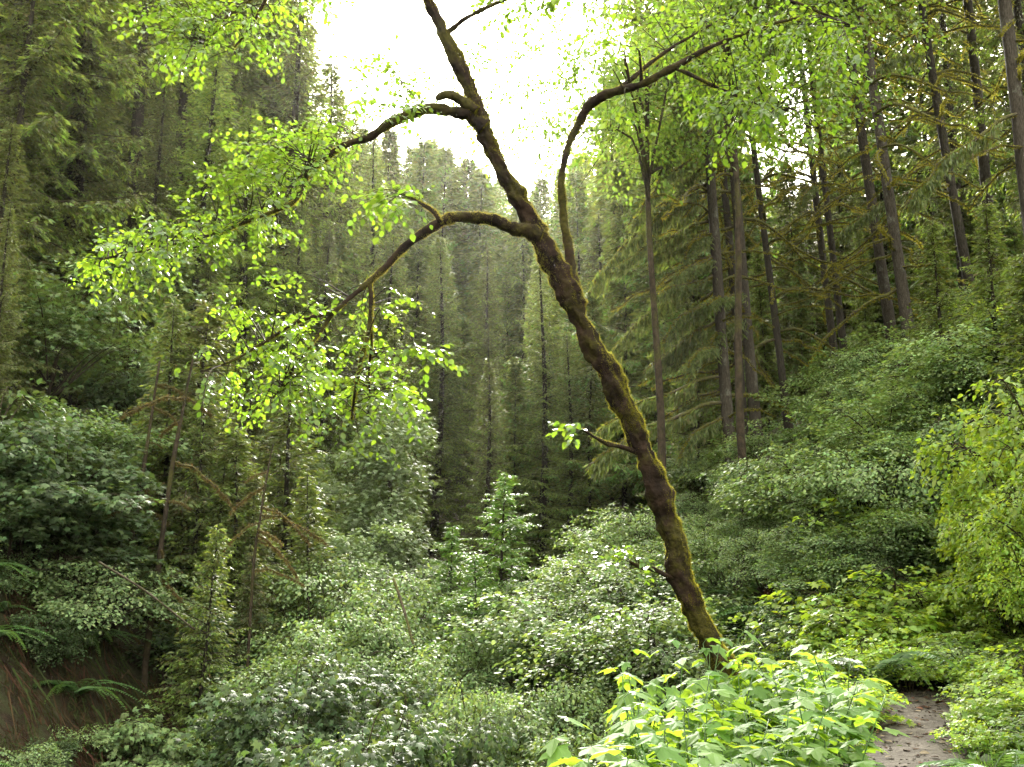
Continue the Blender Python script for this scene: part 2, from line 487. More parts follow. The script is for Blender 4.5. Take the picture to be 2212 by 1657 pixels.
def conifer_proto(name, Ht, r0, z0, Rm, nb, seed, leafmat, barkmat, spacing=.13, bl=.15, bw=.036, droop=.35, up=.15, bspace=.065, shape=.75, moss=0, tilt=.85, inner=0.0, tipmat=None, tmax=.95, tmin=.10, hang=0.0, core=0):
    """trunk + crown meshes; the crown is whorls of boughs, each bough feathered with side twigs full of needle tufts"""
    g = rng(seed)
    tb, TP, Tr = trunk_mesh(Ht, r0, seed, barkmat)
    z = z0 + (Ht * .985 - z0) * np.linspace(0, 1, nb) ** .92 + g.uniform(-.2, .2, nb)
    f = np.clip((Ht - z) / (Ht - z0), .01, 1)
    L = Rm * f ** shape * g.uniform(.55, 1.12, nb) + .12
    az = np.arange(nb) * 2.39996 + g.uniform(-.35, .35, nb)
    el = g.normal(.12, .12, nb) + (1 - f) * .55
    rad = np.stack([np.cos(az), np.sin(az), np.zeros(nb)], -1)
    lat = np.stack([-np.sin(az), np.cos(az), np.zeros(nb)], -1)
    base = np.stack([np.interp(z, TP[:, 2], TP[:, 0]), np.interp(z, TP[:, 2], TP[:, 1]), z], -1)
    dr = droop * g.uniform(.6, 1.4, nb)
    def axis(b, t):
        zz = np.sin(el[b]) * t - dr[b] * t ** 2 + up * t ** 4
        return base[b] + L[b][:, None] * ((np.cos(el[b]) * t)[:, None] * rad[b] + zz[:, None] * np.array((0, 0, 1.0)))
    # bough wood
    cb = MB()
    for i in range(nb):
        if L[i] < .5: continue
        t = np.linspace(0, .92, 5)
        cb.add(*tube(axis(np.full(5, i), t), np.linspace(.012 + .011 * L[i], .004, 5), 4, cap=False), mat=1)
    # side twigs
    nt = np.maximum(5, (2 * L / spacing)).astype(int)
    b = np.repeat(np.arange(nb), nt)
    n = len(b)
    t = g.uniform(.1, 1, n) ** .85
    side = np.where(g.random(n) < .5, -1.0, 1.0)
    tl = np.clip(.40 * L[b] * (1.02 - t) ** .75 * g.uniform(.6, 1.2, n) * np.minimum(1, inner + t * 3.5), tmin, tmax)
    o = axis(b, t)
    tang = nrm(axis(b, np.minimum(t + .04, 1.04)) - o)
    ang = g.normal(.95, .18, n)
    d = nrm(tang * np.cos(ang)[:, None] + lat[b] * (side * np.sin(ang))[:, None] + np.stack([np.zeros(n), np.zeros(n), g.normal(-.15 - .5 * droop - .2 * tilt - hang, .15 + .15 * tilt, n)], -1))
    # tufts along the twigs
    k = np.maximum(3, tl / bspace).astype(int)
    w = np.repeat(np.arange(n), k)
    m = len(w)
    u = g.uniform(0.05, 1, m)
    oo = o[w] + d[w] * (tl[w] * u)[:, None] + np.stack([np.zeros(m), np.zeros(m), -.22 * tl[w] * u * u], -1)
    sd_ = np.where(g.random(m) < .5, -1.0, 1.0) * g.uniform(.3, 1.0, m)
    perp = nrm(np.cross(d[w], np.array((0, 0, 1.0))))
    dd = nrm(d[w] * .8 + perp * (sd_ * .75)[:, None] + g.normal(0, .16 + .14 * tilt, (m, 3)) + np.array((0, 0, -.05 - .25 * tilt)))
    nn = nrm(np.array((0, 0, 1.0)) + g.normal(0, tilt, (m, 3)))
    X, Y, Z = axes(dd, nn)
    sc = g.uniform(.65, 1.25, m)
    V, F = inst(*NEEDLE, oo, X, Y, Z, np.stack([bw * sc, bl * sc, bl * sc], -1))
    if tipmat is None:
        cb.add(V, F, 0)
    else:                                  # fresh growth at the twig ends
        fresh = (u + g.normal(0, .12, m)) > .64
        kt = len(NEEDLE[0])
        V3 = V.reshape(m, kt, 3)
        for sel, mi in ((~fresh, 0), (fresh, 3)):
            q = int(sel.sum())
            cb.add(V3[sel].reshape(-1, 3), (NEEDLE[1][None] + (np.arange(q) * kt)[:, None, None]).reshape(-1, 3), mi)
    if core:                               # short inner twigs that clothe the stem
        zz = z0 + (Ht * .97 - z0) * g.random(core); rr_ = g.uniform(.05, 1.0, core) * np.clip((Ht - zz) / 5, .15, 1); aa = g.uniform(0, 6.283, core)
        oo = np.stack([np.interp(zz, TP[:, 2], TP[:, 0]) + np.cos(aa) * rr_, np.interp(zz, TP[:, 2], TP[:, 1]) + np.sin(aa) * rr_, zz], -1)
        X, Y, Z = axes(np.stack([np.cos(aa), np.sin(aa), g.normal(-.5, .4, core)], -1), rand_unit(g, core))
        V, F = inst(*NEEDLE, oo, X, Y, Z, np.stack([bw * 1.3 * g.uniform(.7, 1.3, core), bl * 1.5 * g.uniform(.7, 1.3, core), np.full(core, bl)], -1))
        cb.add(V, F, 0)
    if moss:
        q = g.integers(0, n, moss)
        oo = o[q]; mm = len(q)
        X, Y, Z = axes(np.array((0, 0, -1.0)) + g.normal(0, .2, (mm, 3)), rand_unit(g, mm))
        V, F = inst(*NEEDLE, oo, X, Y, Z, np.stack([g.uniform(.008, .02, mm), g.uniform(.08, .32, mm), np.full(mm, .05)], -1))
        cb.add(V, F, 2)
    tm = tb.mesh(name + '_trunk', [barkmat])
    cm = cb.mesh(name + '_crown', [leafmat, M['twig'], M['drymoss']] + ([tipmat] if tipmat else []))
    return dict(H=Ht, parts=[('trunk', tm), ('crown', cm)])

print('protos')
PR = {}
NEAR_C = dict(tilt=.55, spacing=.12, bl=.16, bw=.062, bspace=.034, tmin=.2, tmax=.8, inner=.35, hang=.25, core=5000)
FAR_C = dict(tilt=.55, spacing=.13, bl=.28, bw=.11, bspace=.065, tmin=.3, tmax=1.2, inner=.6, hang=.45, core=5000)
CT, CM = M['conifer_tip'], M['conifer_mid']
PR['spruce_a'] = conifer_proto('spruce_a', 24, .28, 2.0, 3.8, 80, 11, M['conifer'], M['bark'], droop=.42, up=.22, moss=500, tipmat=CT, **NEAR_C)
PR['spruce_b'] = conifer_proto('spruce_b', 24, .26, 3.0, 3.4, 76, 12, M['conifer'], M['bark'], droop=.55, up=.30, moss=300, tipmat=CT, **NEAR_C)
PR['spruce_c'] = conifer_proto('spruce_c', 24, .24, 1.0, 3.4, 84, 13, CM, M['bark'], droop=.35, up=.18, moss=200, tipmat=CT, **NEAR_C)
PR['far_a'] = conifer_proto('far_a', 24, .12, .8, 3.8, 60, 14, CM, M['bark'], droop=.45, up=.15, shape=.55, tipmat=CT, **FAR_C)
PR['far_b'] = conifer_proto('far_b', 24, .12, 1.2, 3.4, 56, 15, M['conifer'], M['bark'], droop=.6, up=.25, shape=.6, tipmat=CT, **FAR_C)
PR['far_c'] = conifer_proto('far_c', 24, .12, 1.6, 4.2, 52, 16, CM, M['bark'], droop=.35, up=.10, shape=.5, tipmat=M['hemlock'], **FAR_C)
PR['drape'] = conifer_proto('drape', 24, .24, .4, 3.9, 88, 25, M['conifer'], M['bark'], droop=.62, up=.30, moss=900, tipmat=CM, **NEAR_C)
PR['feather'] = conifer_proto('feather', 24, .24, 2.0, 4.0, 84, 21, CT, M['bark'], droop=.6, up=.2, tipmat=M['lime_tip'], **NEAR_C)
PR['hemlock'] = conifer_proto('hemlock', 8, .08, .2, 2.5, 78, 17, M['hemlock'], M['bark'], .075, .11, .042, .34, .05, .030, shape=.7, tilt=.4, inner=.5, hang=.08, core=1500, tipmat=M['hemlock_tip'])
PR['young'] = conifer_proto('young', 9, .08, .3, 2.0, 85, 18, CM, M['bark'], .095, .11, .044, .34, .12, .030, moss=300, tipmat=CT, inner=.5, hang=.15, core=2500, tilt=.6)
PR['young_b'] = conifer_proto('young_b', 9, .08, .3, 2.2, 78, 22, M['conifer'], M['bark'], .095, .11, .044, .55, .22, .030, moss=700, tipmat=CM, inner=.5, hang=.3, core=2500, tilt=.6)
PR['tall'] = conifer_proto('tall', 28, .27, 11.5, 3.6, 85, 19, M['conifer'], M['barkpale'], droop=.40, up=.18, moss=700, tipmat=CM, **NEAR_C)
PR['tall_b'] = conifer_proto('tall_b', 28, .24, 13, 3.2, 80, 20, M['conifer'], M['bark'], droop=.45, up=.18, moss=500, tipmat=CM, **NEAR_C)

# ------------------------------------------------------------------ broadleaf plants
def leaf_sprays(b, g, C, out, n_leaf, size, templ, spread=.32, matn=0, up_tilt=.45):
    """flat tiers of leaves: one spray per centre C, growing along out"""
    n = len(C)
    w = np.repeat(np.arange(n), n_leaf)
    m = len(w)
    X, Y, Z = axes(out, np.tile((0, 0, 1.0), (n, 1)) + g.normal(0, .15, (n, 3)))
    a = g.uniform(-.2, 1, m); s_ = g.normal(0, .55, m) * (1.05 - a * .7)
    o = C[w] + Y[w] * (a * spread)[:, None] + X[w] * (s_ * spread)[:, None] + Z[w] * g.normal(0, .10 * spread, m)[:, None]
    o[:, 2] -= .35 * spread * (a * a + s_ * s_)
    d = nrm(Y[w] * g.uniform(.3, 1.1, m)[:, None] + X[w] * (np.sign(s_) * g.uniform(.1, 1.1, m))[:, None] + g.normal(0, .25, (m, 3)) + np.array((0, 0, -.28)))
    nn = nrm(np.array((0, 0, 1.0)) + g.normal(0, up_tilt, (m, 3)))
    x, y, z = axes(d, nn)
    b.add(*inst(*templ, o, x, y, z, size * g.uniform(.6, 1.25, m)), mat=matn)

def bush_proto(name, rx, rz, n_spray, n_leaf, size, templ, leafmat, seed, stems=9, spread=.34, lobes=6, zc=.62, trunk=None, up_tilt=.45, column=False):
    """shrub (or small tree when trunk is given): bent stems, lobes of leaf tiers with gaps between"""
    g = rng(seed)
    Ht = rz * 2
    LC = np.stack([g.normal(0, .42 * rx, lobes), g.normal(0, .42 * rx, lobes), Ht * zc + g.uniform(-.55, .45, lobes) * rz * .9], -1)
    if column:
        u = np.linspace(0, 1, lobes); LC = np.stack([g.normal(0, .45 * rx, lobes) * (1.1 - .7 * u), g.normal(0, .45 * rx, lobes) * (1.1 - .7 * u), Ht * (.10 + .80 * u) - trunk * .55], -1)
    if trunk: LC[:, 2] += trunk * .55
    LR = g.uniform(.42, .75, lobes)
    if column: LR *= np.array((1.15 - .5 * u)) * .75
    li = g.choice(lobes, n_spray, p=LR / LR.sum())
    v = rand_unit(g, n_spray); v[:, 2] = np.where(v[:, 2] < -.35, -v[:, 2], v[:, 2])
    rr = g.uniform(.45, 1.0, n_spray) ** .5
    C = LC[li] + v * (rr * LR[li])[:, None] * np.array((rx, rx, rz * (.45 if column else 1)))
    C[:, 2] = np.maximum(C[:, 2], .1)
    out = nrm(v * (1, 1, .25) + np.array((0, 0, -.12)) + g.normal(0, .2, (n_spray, 3)))
    b = MB()
    leaf_sprays(b, g, C, out, n_leaf, size, templ, spread, 0, up_tilt)
    wb = MB()
    if trunk:
        P = spline(np.array([(0, 0, -.4), (.1, .05, trunk * .3), (-.08, .1, trunk * .7), (.05, 0, trunk * 1.0), (0, .1, Ht * .55 + trunk * .55)]), 16)
        wb.add(*tube(P, np.linspace(.030 * rx + .02, .012, 16), 8))
    for k in range(stems):
        e = LC[k % lobes] + g.normal(0, .25, 3) * rx
        s0 = np.array((0, 0, trunk * g.uniform(.7, 1.05))) if trunk else np.append(g.normal(0, .10 * rx, 2), -.25)
        md = (s0 + e) / 2 + np.array((g.normal(0, .12) * rx, g.normal(0, .12) * rx, .18 * rz))
        wb.add(*tube(spline(np.array([s0, md, e]), 8), np.linspace(.010 + .010 * rx, .004, 8), 5), 0)
    for k in range(min(n_spray, 160)):
        e = C[k]; s0 = LC[li[k]] * .55 + e * .45
        wb.add(*tube(np.stack([s0 + (0, 0, -.05), (s0 + e) / 2 + (0, 0, .03), e]), [.008, .006, .003], 3, cap=False), 0)
    return dict(H=Ht + (0 if column else (trunk or 0) * .55), parts=[('trunk' if trunk else 'stem', wb.mesh(name + '_wood', [M['twig']])), ('crown' if trunk else 'foliage', b.mesh(name + '_leaves', [leafmat]))])

def shrub_proto(name, r, ht, n_stem, n_node, n_leaf, size, templ, leafmat, seed, spread=.30):
    """loose thicket shrub: arching stems that carry flat tiers of leaves with shade between the tiers"""
    g = rng(seed)
    b = MB(); wb = MB()
    Cs, Os = [], []
    for k in range(n_stem):
        az = k * 2.4 + g.normal(0, .4); reach = r * g.uniform(.25, 1.05); h = ht * g.uniform(.55, 1.05) * (1 - .25 * reach / r)
        d = np.array((math.cos(az), math.sin(az), 0))
        P = spline(np.array([d * .1 * g.random() + (0, 0, -.3), d * reach * .35 + (0, 0, h * .62), d * reach * .75 + (0, 0, h), d * reach * 1.15 + (0, 0, h * .88)]) + np.vstack([np.zeros(3), g.normal(0, .07, (3, 3))]), 14)
        wb.add(*tube(P, np.linspace(.014, .004, 14), 5, cap=False))
        for j in range(n_node):
            t = g.uniform(.30, 1.0) ** .8
            q = P[int(t * 13)]
            a2 = az + g.normal(0, 1.1)
            dd = np.array((math.cos(a2), math.sin(a2), g.normal(-.05, .22)))
            e = q + dd * g.uniform(.05, .35)
            wb.add(*tube(np.stack([q, (q + e) / 2 + (0, 0, .02), e]), [.004, .003, .002], 3, cap=False))
            Cs.append(e); Os.append(dd)
    leaf_sprays(b, g, np.array(Cs), np.array(Os), n_leaf, size, templ, spread, 0, .34)
    return dict(H=ht, parts=[('stem', wb.mesh(name + '_wood', [M['twig']])), ('foliage', b.mesh(name + '_leaves', [leafmat]))])

PR['bush_a'] = shrub_proto('bush_a', 1.25, 1.9, 26, 17, 20, .056, OVAL, M['shrub'], 31, .24)
PR['bush_b'] = shrub_proto('bush_b', 1.2, 2.0, 28, 17, 20, .054, OVAL, M['shrub_light'], 32, .24)
PR['bush_c'] = shrub_proto('bush_c', 1.35, 1.8, 26, 17, 18, .058, OVAL, M['shrub_light'], 33, .24)
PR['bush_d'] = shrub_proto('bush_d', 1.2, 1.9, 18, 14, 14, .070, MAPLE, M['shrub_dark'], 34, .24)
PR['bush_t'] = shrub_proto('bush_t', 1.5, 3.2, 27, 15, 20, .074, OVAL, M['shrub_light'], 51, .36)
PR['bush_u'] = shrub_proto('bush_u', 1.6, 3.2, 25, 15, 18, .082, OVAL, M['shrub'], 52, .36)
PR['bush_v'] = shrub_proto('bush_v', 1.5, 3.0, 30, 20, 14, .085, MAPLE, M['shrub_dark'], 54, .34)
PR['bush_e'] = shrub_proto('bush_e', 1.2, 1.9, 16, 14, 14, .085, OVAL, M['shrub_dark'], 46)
PR['bush_n'] = shrub_proto('bush_n', .75, 1.1, 12, 9, 13, .065, OVAL, M['shrub_light'], 35, .22)
PR['yellow_a'] = shrub_proto('yellow_a', .75, 1.1, 13, 9, 12, .075, OVAL, M['lime'], 36, .22)
PR['yellow_b'] = shrub_proto('yellow_b', .7, 1.1, 11, 8, 10, .095, MAPLE, M['lime'], 37, .22)
PR['yellow_t'] = shrub_proto('yellow_t', 1.1, 2.7, 20, 14, 13, .075, OVAL, M['yellow'], 43, .28)
PR['yellow_u'] = shrub_proto('yellow_u', 1.0, 2.0, 24, 14, 14, .062, OVAL, M['lime'], 53, .24)
PR['bush_m'] = shrub_proto('bush_m', 1.0, 1.5, 14, 12, 13, .095, MAPLE, M['shrub_light'], 45, .26)
PR['canopy'] = bush_proto('canopy', 3.0, 2.6, 700, 17, .095, OVAL, M['canopy'], 47, spread=.5, lobes=13, trunk=9.0)
PR['maple_a'] = bush_proto('maple_a', 2.0, 1.8, 330, 12, .12, MAPLE, M['shrub_dark'], 38, spread=.6, lobes=13, trunk=2.0, up_tilt=.3)
PR['maple_b'] = bush_proto('maple_b', 2.0, 2.0, 330, 12, .12, MAPLE, M['shrub'], 39, spread=.6, lobes=13, trunk=2.2, up_tilt=.3)
PR['alder'] = bush_proto('alder', 2.1, 4.0, 760, 15, .11, MAPLE, M['alder_pale'], 40, spread=.62, lobes=24, trunk=2.0, column=True, up_tilt=.32)
PR['alder_b'] = bush_proto('alder_b', 2.1, 4.0, 700, 15, .11, MAPLE, M['alder_pale'], 44, spread=.62, lobes=22, trunk=2.0, column=True, up_tilt=.32)

def palm_proto(name, seed, ht=1.0, n_stem=4, leafmat=None, size=.175):
    g = rng(seed)
    b = MB(); wb = MB()
    for s in range(n_stem):
        a = g.uniform(0, 6.28); lean = g.uniform(.05, .32)
        h = ht * g.uniform(.7, 1.08)
        top = np.array((math.cos(a) * lean * h, math.sin(a) * lean * h, h))
        P = spline(np.array([(g.normal(0, .04), g.normal(0, .04), -.12), top * (.35, .35, .5), top]), 8)
        wb.add(*tube(P, np.linspace(.006, .003, 8), 5))
        nl = int(g.integers(8, 12))
        t = np.linspace(.42, 1, nl)
        for i in range(nl):
            q = P[0] + 0; idx = t[i] * 7; i0 = min(int(idx), 6); q = P[i0] + (P[i0 + 1] - P[i0]) * (idx - i0)
            az = i * 2.4 + a + g.normal(0, .3)
            pl = g.uniform(.07, .15) * (1.15 - .6 * t[i])
            e = q + np.array((math.cos(az) * pl, math.sin(az) * pl, pl * .45))
            wb.add(*tube(np.stack([q, (q + e) / 2 + (0, 0, .01), e]), [.0025, .002, .002], 3, cap=False))
            d = np.array([(math.cos(az), math.sin(az), g.normal(-.22, .14))])
            nn = np.array([(g.normal(0, .22), g.normal(0, .22), 1.0)])
            x, y, z = axes(d, nn)
            b.add(*inst(*PALM, e[None], x, y, z, np.array([size * g.uniform(.55, 1.05) * (.75 + .3 * (1 - t[i]))])))
    return dict(H=ht, parts=[('stem', wb.mesh(name + '_stem', [M['fern']])), ('foliage', b.mesh(name + '_leaves', [leafmat or M['palm']], smooth=False))])

for i in range(5):
    PR['palm%d' % i] = palm_proto('palm%d' % i, 50 + i, 1.0, 3 + i % 3)

def fern_proto(name, seed, n=16, L=.9):
    g = rng(seed)
    b = MB()
    for f in range(n):
        az = f * 2.4 + g.normal(0, .3); l_ = L * g.uniform(.65, 1.1); el = g.uniform(.7, 1.2)
        rd = np.array((math.cos(az), math.sin(az), 0)); la = np.array((-math.sin(az), math.cos(az), 0))
        t = np.linspace(0, 1, 34)
        P = rd[None] * (l_ * (math.cos(el) * t + .35 * t * t))[:, None] + np.array((0, 0, 1.0))[None] * (l_ * (math.sin(el) * t - .75 * t ** 2.2))[:, None]
        b.add(*tube(P[::4], np.linspace(.004, .0015, len(P[::4])), 3, cap=False), mat=0)
        T = nrm(np.gradient(P, axis=0))
        for sgn in (-1, 1):
            q = P[3:]; tt = t[3:]
            pl = .13 * l_ * np.minimum(1, tt * 5) * (1.03 - tt) ** .6 + .006
            d = nrm(la[None] * sgn + T[3:] * .35 + np.array((0, 0, -.15)) + g.normal(0, .06, (len(q), 3)))
            nn = nrm(np.cross(T[3:], la[None]) * -1 + g.normal(0, .1, (len(q), 3)))
            nn[:, 2] = np.abs(nn[:, 2])
            x, y, z = axes(d, nn)
            b.add(*inst(*NEEDLE, q, x, y, z, np.stack([np.full(len(q), .030 * l_ + .004), pl, pl], -1)))
    return dict(H=.6, parts=[('frond', b.mesh(name, [M['fern']], smooth=False))])

PR['fern_a'] = fern_proto('fern_a', 61, 18, .9)
PR['fern_b'] = fern_proto('fern_b', 62, 13, .85)

# ------------------------------------------------------------------ placing things
def place(key, name, x, y, label, cat, group=None, height=None, z=None, rot=None, lean=(0, 0), wide=1.0, sink=.05, g=None):
    pr = PR[key]
    o = empty(name, (x, y, (H(x, y) - sink) if z is None else z))
    s = (height / pr['H']) if height else 1.0
    o.scale = (s * wide, s * wide, s)
    if rot is None:
        rot = (x * 7.3 + y * 3.1) % 6.283
    q = Quaternion((0, 0, 1), rot)
    if lean != (0, 0):
        q = Vector((0, 0, 1)).rotation_difference(Vector((lean[0], lean[1], 1)).normalized()) @ q
    o.rotation_mode = 'QUATERNION'
    o.rotation_quaternion = q
    tag(o, label, cat, group)
    for pn, me in pr['parts']:
        link(pn, me, o)
    return o

def by_top(key, name, px, py, y, label, cat, group=None, wide=1.0, lean=(0, 0), minh=2.0):
    """stand a plant on the ground at distance y so that its tip comes at a measured height"""
    p = W(px, py, y)
    h = max(minh, p[2] - H(p[0], y))
    k = h
    x = p[0] - lean[0] * k; yy = y - lean[1] * k
    return place(key, name, x, yy, label, cat, group, height=max(minh, p[2] - H(x, yy)), wide=wide, lean=lean)

def meet(px, py, lo=3.0, hi=60.0, lift=0.0):
    """distance at which the sight line through a measured point meets the ground raised by lift"""
    ys = np.arange(lo, hi, .1)
    for y in ys:
        p = W(px, py, y)
        if p[2] < H(p[0], y) + lift:
            return y
    return hi

def by_meet(key, name, px, py, h, label, cat, group=None, wide=1.0, lo=8.0):
    """stand a plant of height h on the slope where its tip shows at the measured point"""
    y = meet(px, py, lo, 60, h)
    if px < 380 and y < 19 and py > 700: return None       # the bare stream bank stays open
    p = W(px, py, y)
    return place(key, name, p[0], y, label, cat, group, height=h, wide=wide)

# --- far hillside and valley head
gF = rng(77)
far_keys = ['far_a', 'far_b', 'far_c']
FARL = 'hazy green conifer in the dense stand on the far valley head below the sky gap'
far_tops = [(690, 255, 62), (735, 285, 70), (775, 262, 80), (815, 300, 74), (850, 318, 88), (890, 300, 96), (925, 290, 84), (850, 262, 66), (905, 285, 72), (955, 305, 78), (1010, 330, 82), (960, 318, 100), (995, 345, 92),
            (1030, 352, 105), (1060, 385, 95), (1090, 372, 110), (1118, 405, 100), (1150, 400, 112), (1178, 372, 96), (1205, 352, 104), (1235, 325, 90),
            (1265, 312, 84), (1300, 300, 78), (1340, 280, 72), (1385, 270, 80), (1430, 262, 74)]
for i, (px, py, y) in enumerate(far_tops):
    by_top(far_keys[i % 3], 'conifer', px, py, y, FARL, 'conifer', 'far conifers at the valley head', wide=gF.uniform(1.1, 1.4), minh=12)
rows = [(52, 620, 1420, 8, 470), (43, 640, 1400, 6, 600), (36, 700, 1330, 5, 760), (68, 600, 1450, 9, 400), (80, 600, 1450, 9, 370)]
MIDL = 'conifer in the shaded middle rows of the valley floor below the far stand'
for y, x0, x1, n, top in rows:
    for k in range(n):
        px = x0 + (x1 - x0) * (k + gF.uniform(.1, .9)) / n
        py = top + gF.uniform(-60, 110) + abs(px - 1100) * -.18
        if y < 45 and 920 < px < 1000: continue
        by_top((['spruce_a', 'spruce_c', 'far_c'] if y < 55 else far_keys)[int(gF.integers(0, 3))], 'conifer', px, py, y + gF.uniform(-3, 3), MIDL if y < 65 else FARL, 'conifer',
               'conifers in the valley floor' if y < 65 else 'far conifers at the valley head', wide=gF.uniform(1.15, 1.5), minh=9)

# --- left slope conifers
LSL = 'dark conifer in the crowded stand behind the front trees of the left slope'
left = [('spruce_a', 640, -90, 40), ('spruce_c', 672, 20, 43), ('spruce_a', 705, 110, 45), ('spruce_c', 738, 175, 47), ('spruce_a', 775, 225, 50), ('spruce_c', 812, 262, 53), ('spruce_a', 545, -420, 44), ('spruce_c', 610, -60, 47), ('spruce_c', 655, 110, 50), ('spruce_b', 420, -700, 41), ('spruce_a', 480, -500, 50), ('spruce_a', 715, 300, 48), ('spruce_a', 590, 260, 39), ('spruce_c', 650, 420, 37), ('spruce_b', 720, 480, 40),
        ('spruce_b', 500, -120, 42), ('spruce_a', 590, -30, 50), ('spruce_a', 640, 90, 56), ('spruce_c', 560, 160, 46), ('spruce_c', 690, 330, 52), ('spruce_b', 440, -300, 38),
        ('spruce_a', 360, -400, 33), ('spruce_b', 240, -600, 36), ('spruce_a', 120, -700, 34), ('spruce_a', 20, -600, 30), ('spruce_b', -80, -500, 33), ('spruce_c', 300, -150, 44), ('spruce_b', 160, -200, 47),
        ('spruce_a', 40, -100, 48), ('spruce_a', 450, 60, 52), ('spruce_b', 540, 420, 40), ('spruce_c', 620, 520, 42), ('spruce_a', 700, 600, 40), ('spruce_b', 770, 560, 46)]
for key, px, py, y in left:
    by_top(key, 'conifer', px, py, y, LSL, 'conifer', 'conifers crowding the left slope', wide=gF.uniform(1.0, 1.25), minh=10)
for k in range(20):
    px = -160 + 800 * (k + gF.uniform(.1, .9)) / 20
    by_top(['far_b', 'spruce_a', 'far_a'][k % 3], 'conifer', px, gF.uniform(-900, -250) if px < 430 else gF.uniform(-220, 40), gF.uniform(40, 56), LSL, 'conifer', 'conifers crowding the left slope', wide=gF.uniform(1.1, 1.4), minh=10)
for key, px, py, y, lab in [
        ('spruce_a', 150, -900, 24, 'tall dark conifer with a bare lower trunk at upper left of the slope'),
        ('spruce_b', 275, -700, 26, 'tall dark conifer right of the bare-trunked one at upper left'),
        ('spruce_a', -60, -300, 26, 'dark drooping conifer cut by the left edge of the photo'),
        ('drape', 20, 250, 20, 'dull green conifer with heavy boughs at the left edge, mid height'),
        ('feather', 465, 90, 32, 'light yellow-green feathery conifer rising among the dark ones at upper left'),
        ('feather', 560, 210, 36, 'smaller light green feathery conifer right of the tall yellow-green one'),
        ('young_b', 425, 640, 22, 'young olive green spruce right of the pale maple on the left slope'),
        ('young', 540, 900, 21, 'small dull green spruce beside the thin dead tree on the left'),
        ('young', 640, 760, 26, 'slim young conifer behind the hanging bright leaves, left of the pale alder'),
        ('young', 690, 1010, 22, 'low bluish young conifer to the left of the pale alder')]:
    by_top(key, 'conifer', px, py, y, lab, 'conifer', None, wide={'young': 1.5, 'young_b': 1.7, 'feather': 1.5, 'drape': 1.5}.get(key, 1.2), minh=3)

# --- centre trees
by_top('hemlock', 'hemlock', 1075, 1010, 21, 'bright green young hemlock with flat tiered boughs in the middle of the valley', 'hemlock', None, wide=1.3, minh=4)
by_top('hemlock', 'hemlock', 965, 1120, 22, 'young hemlock just left of the tallest bright tiered hemlock', 'hemlock', None, wide=1.3, minh=3)
by_top('hemlock', 'hemlock', 1040, 1180, 18.5, 'low young hemlock with spreading tiers in front of the tallest hemlock', 'hemlock', None, wide=1.5, minh=3)
o = by_top('spruce_c', 'conifer', 1165, 540, 38, 'slender conifer with a bare brown trunk standing in the valley centre', 'conifer', None, wide=1.35, minh=10)
by_top('far_c', 'conifer', 1270, 640, 36, 'conifer with thin drooping boughs just right of the leaning mossy trunk', 'conifer', None, wide=1.3, minh=10)

# --- broadleaf trees of the left and centre
for key, px, py, y, lab, wd_ in [
        ('alder', 850, 830, 30, 'tall pale alder with cascading leaves in the left centre', 1.2),
        ('alder_b', 790, 1100, 24, 'shorter pale alder in front of the tall pale one', 1.3),
        ('alder_b', 690, 960, 36, 'shaded alder behind the tall pale alder', 1.3)]:
    by_top(key, 'broadleaf_tree', px, py, y, lab, 'tree', None, wide=wd_ * .8, minh=2.5)

for key, px, py, h, lab in [('maple_b', 255, 530, 5.5, 'pale leaved maple leaning out of the left slope under the dark trunks'),
                            ('maple_b', 130, 600, 4.5, 'pale maple at the left beside the taller maple under the dark trunks'),
                            ('maple_a', 50, 950, 3.4, 'dark bluish maple with broad leaves low at the left edge'),
                            ('maple_a', 215, 990, 3.2, 'dark maple beside the slanting mossy trunks on the left'),
                            ('maple_b', 320, 760, 4.0, 'small pale maple in the middle of the left slope')]:
    by_meet(key, 'broadleaf_tree', px, py, h, lab, 'tree', None, wide=1.0, lo=14)
for px, py, y, lab in [(-30, 40, 21, 'heavy dark conifer with drooping boughs at the left edge over the stream bank'), (95, -200, 23, 'heavy dark conifer with drooping boughs second from the left edge'),
                       (225, -60, 26, 'dark drooping conifer between the heavy edge conifers and the slanting trunks'), (345, 130, 30, 'dark drooping conifer above the slanting trunks on the left slope'), (30, 480, 18.5, 'shorter drooping conifer in front of the heavy edge conifers')]:
    by_top('drape', 'conifer', px, py, y, lab, 'conifer', None, wide=1.15, minh=6)
LYL = 'low mossy conifer with drooping boughs on the open part of the left slope'
for i, (px, py, h) in enumerate([(395, 640, 7), (470, 560, 8), (330, 860, 6), (440, 820, 6), (540, 700, 7), (610, 830, 6), (480, 960, 5), (560, 1010, 5), (640, 1000, 5), 
                                 (450, 1120, 4.5), (560, 1180, 4)]):
    by_meet(['young', 'young_b', 'young_b'][i % 3], 'conifer', px, py, h, LYL, 'conifer', 'low conifers of the left slope', wide=1.25, lo=15)

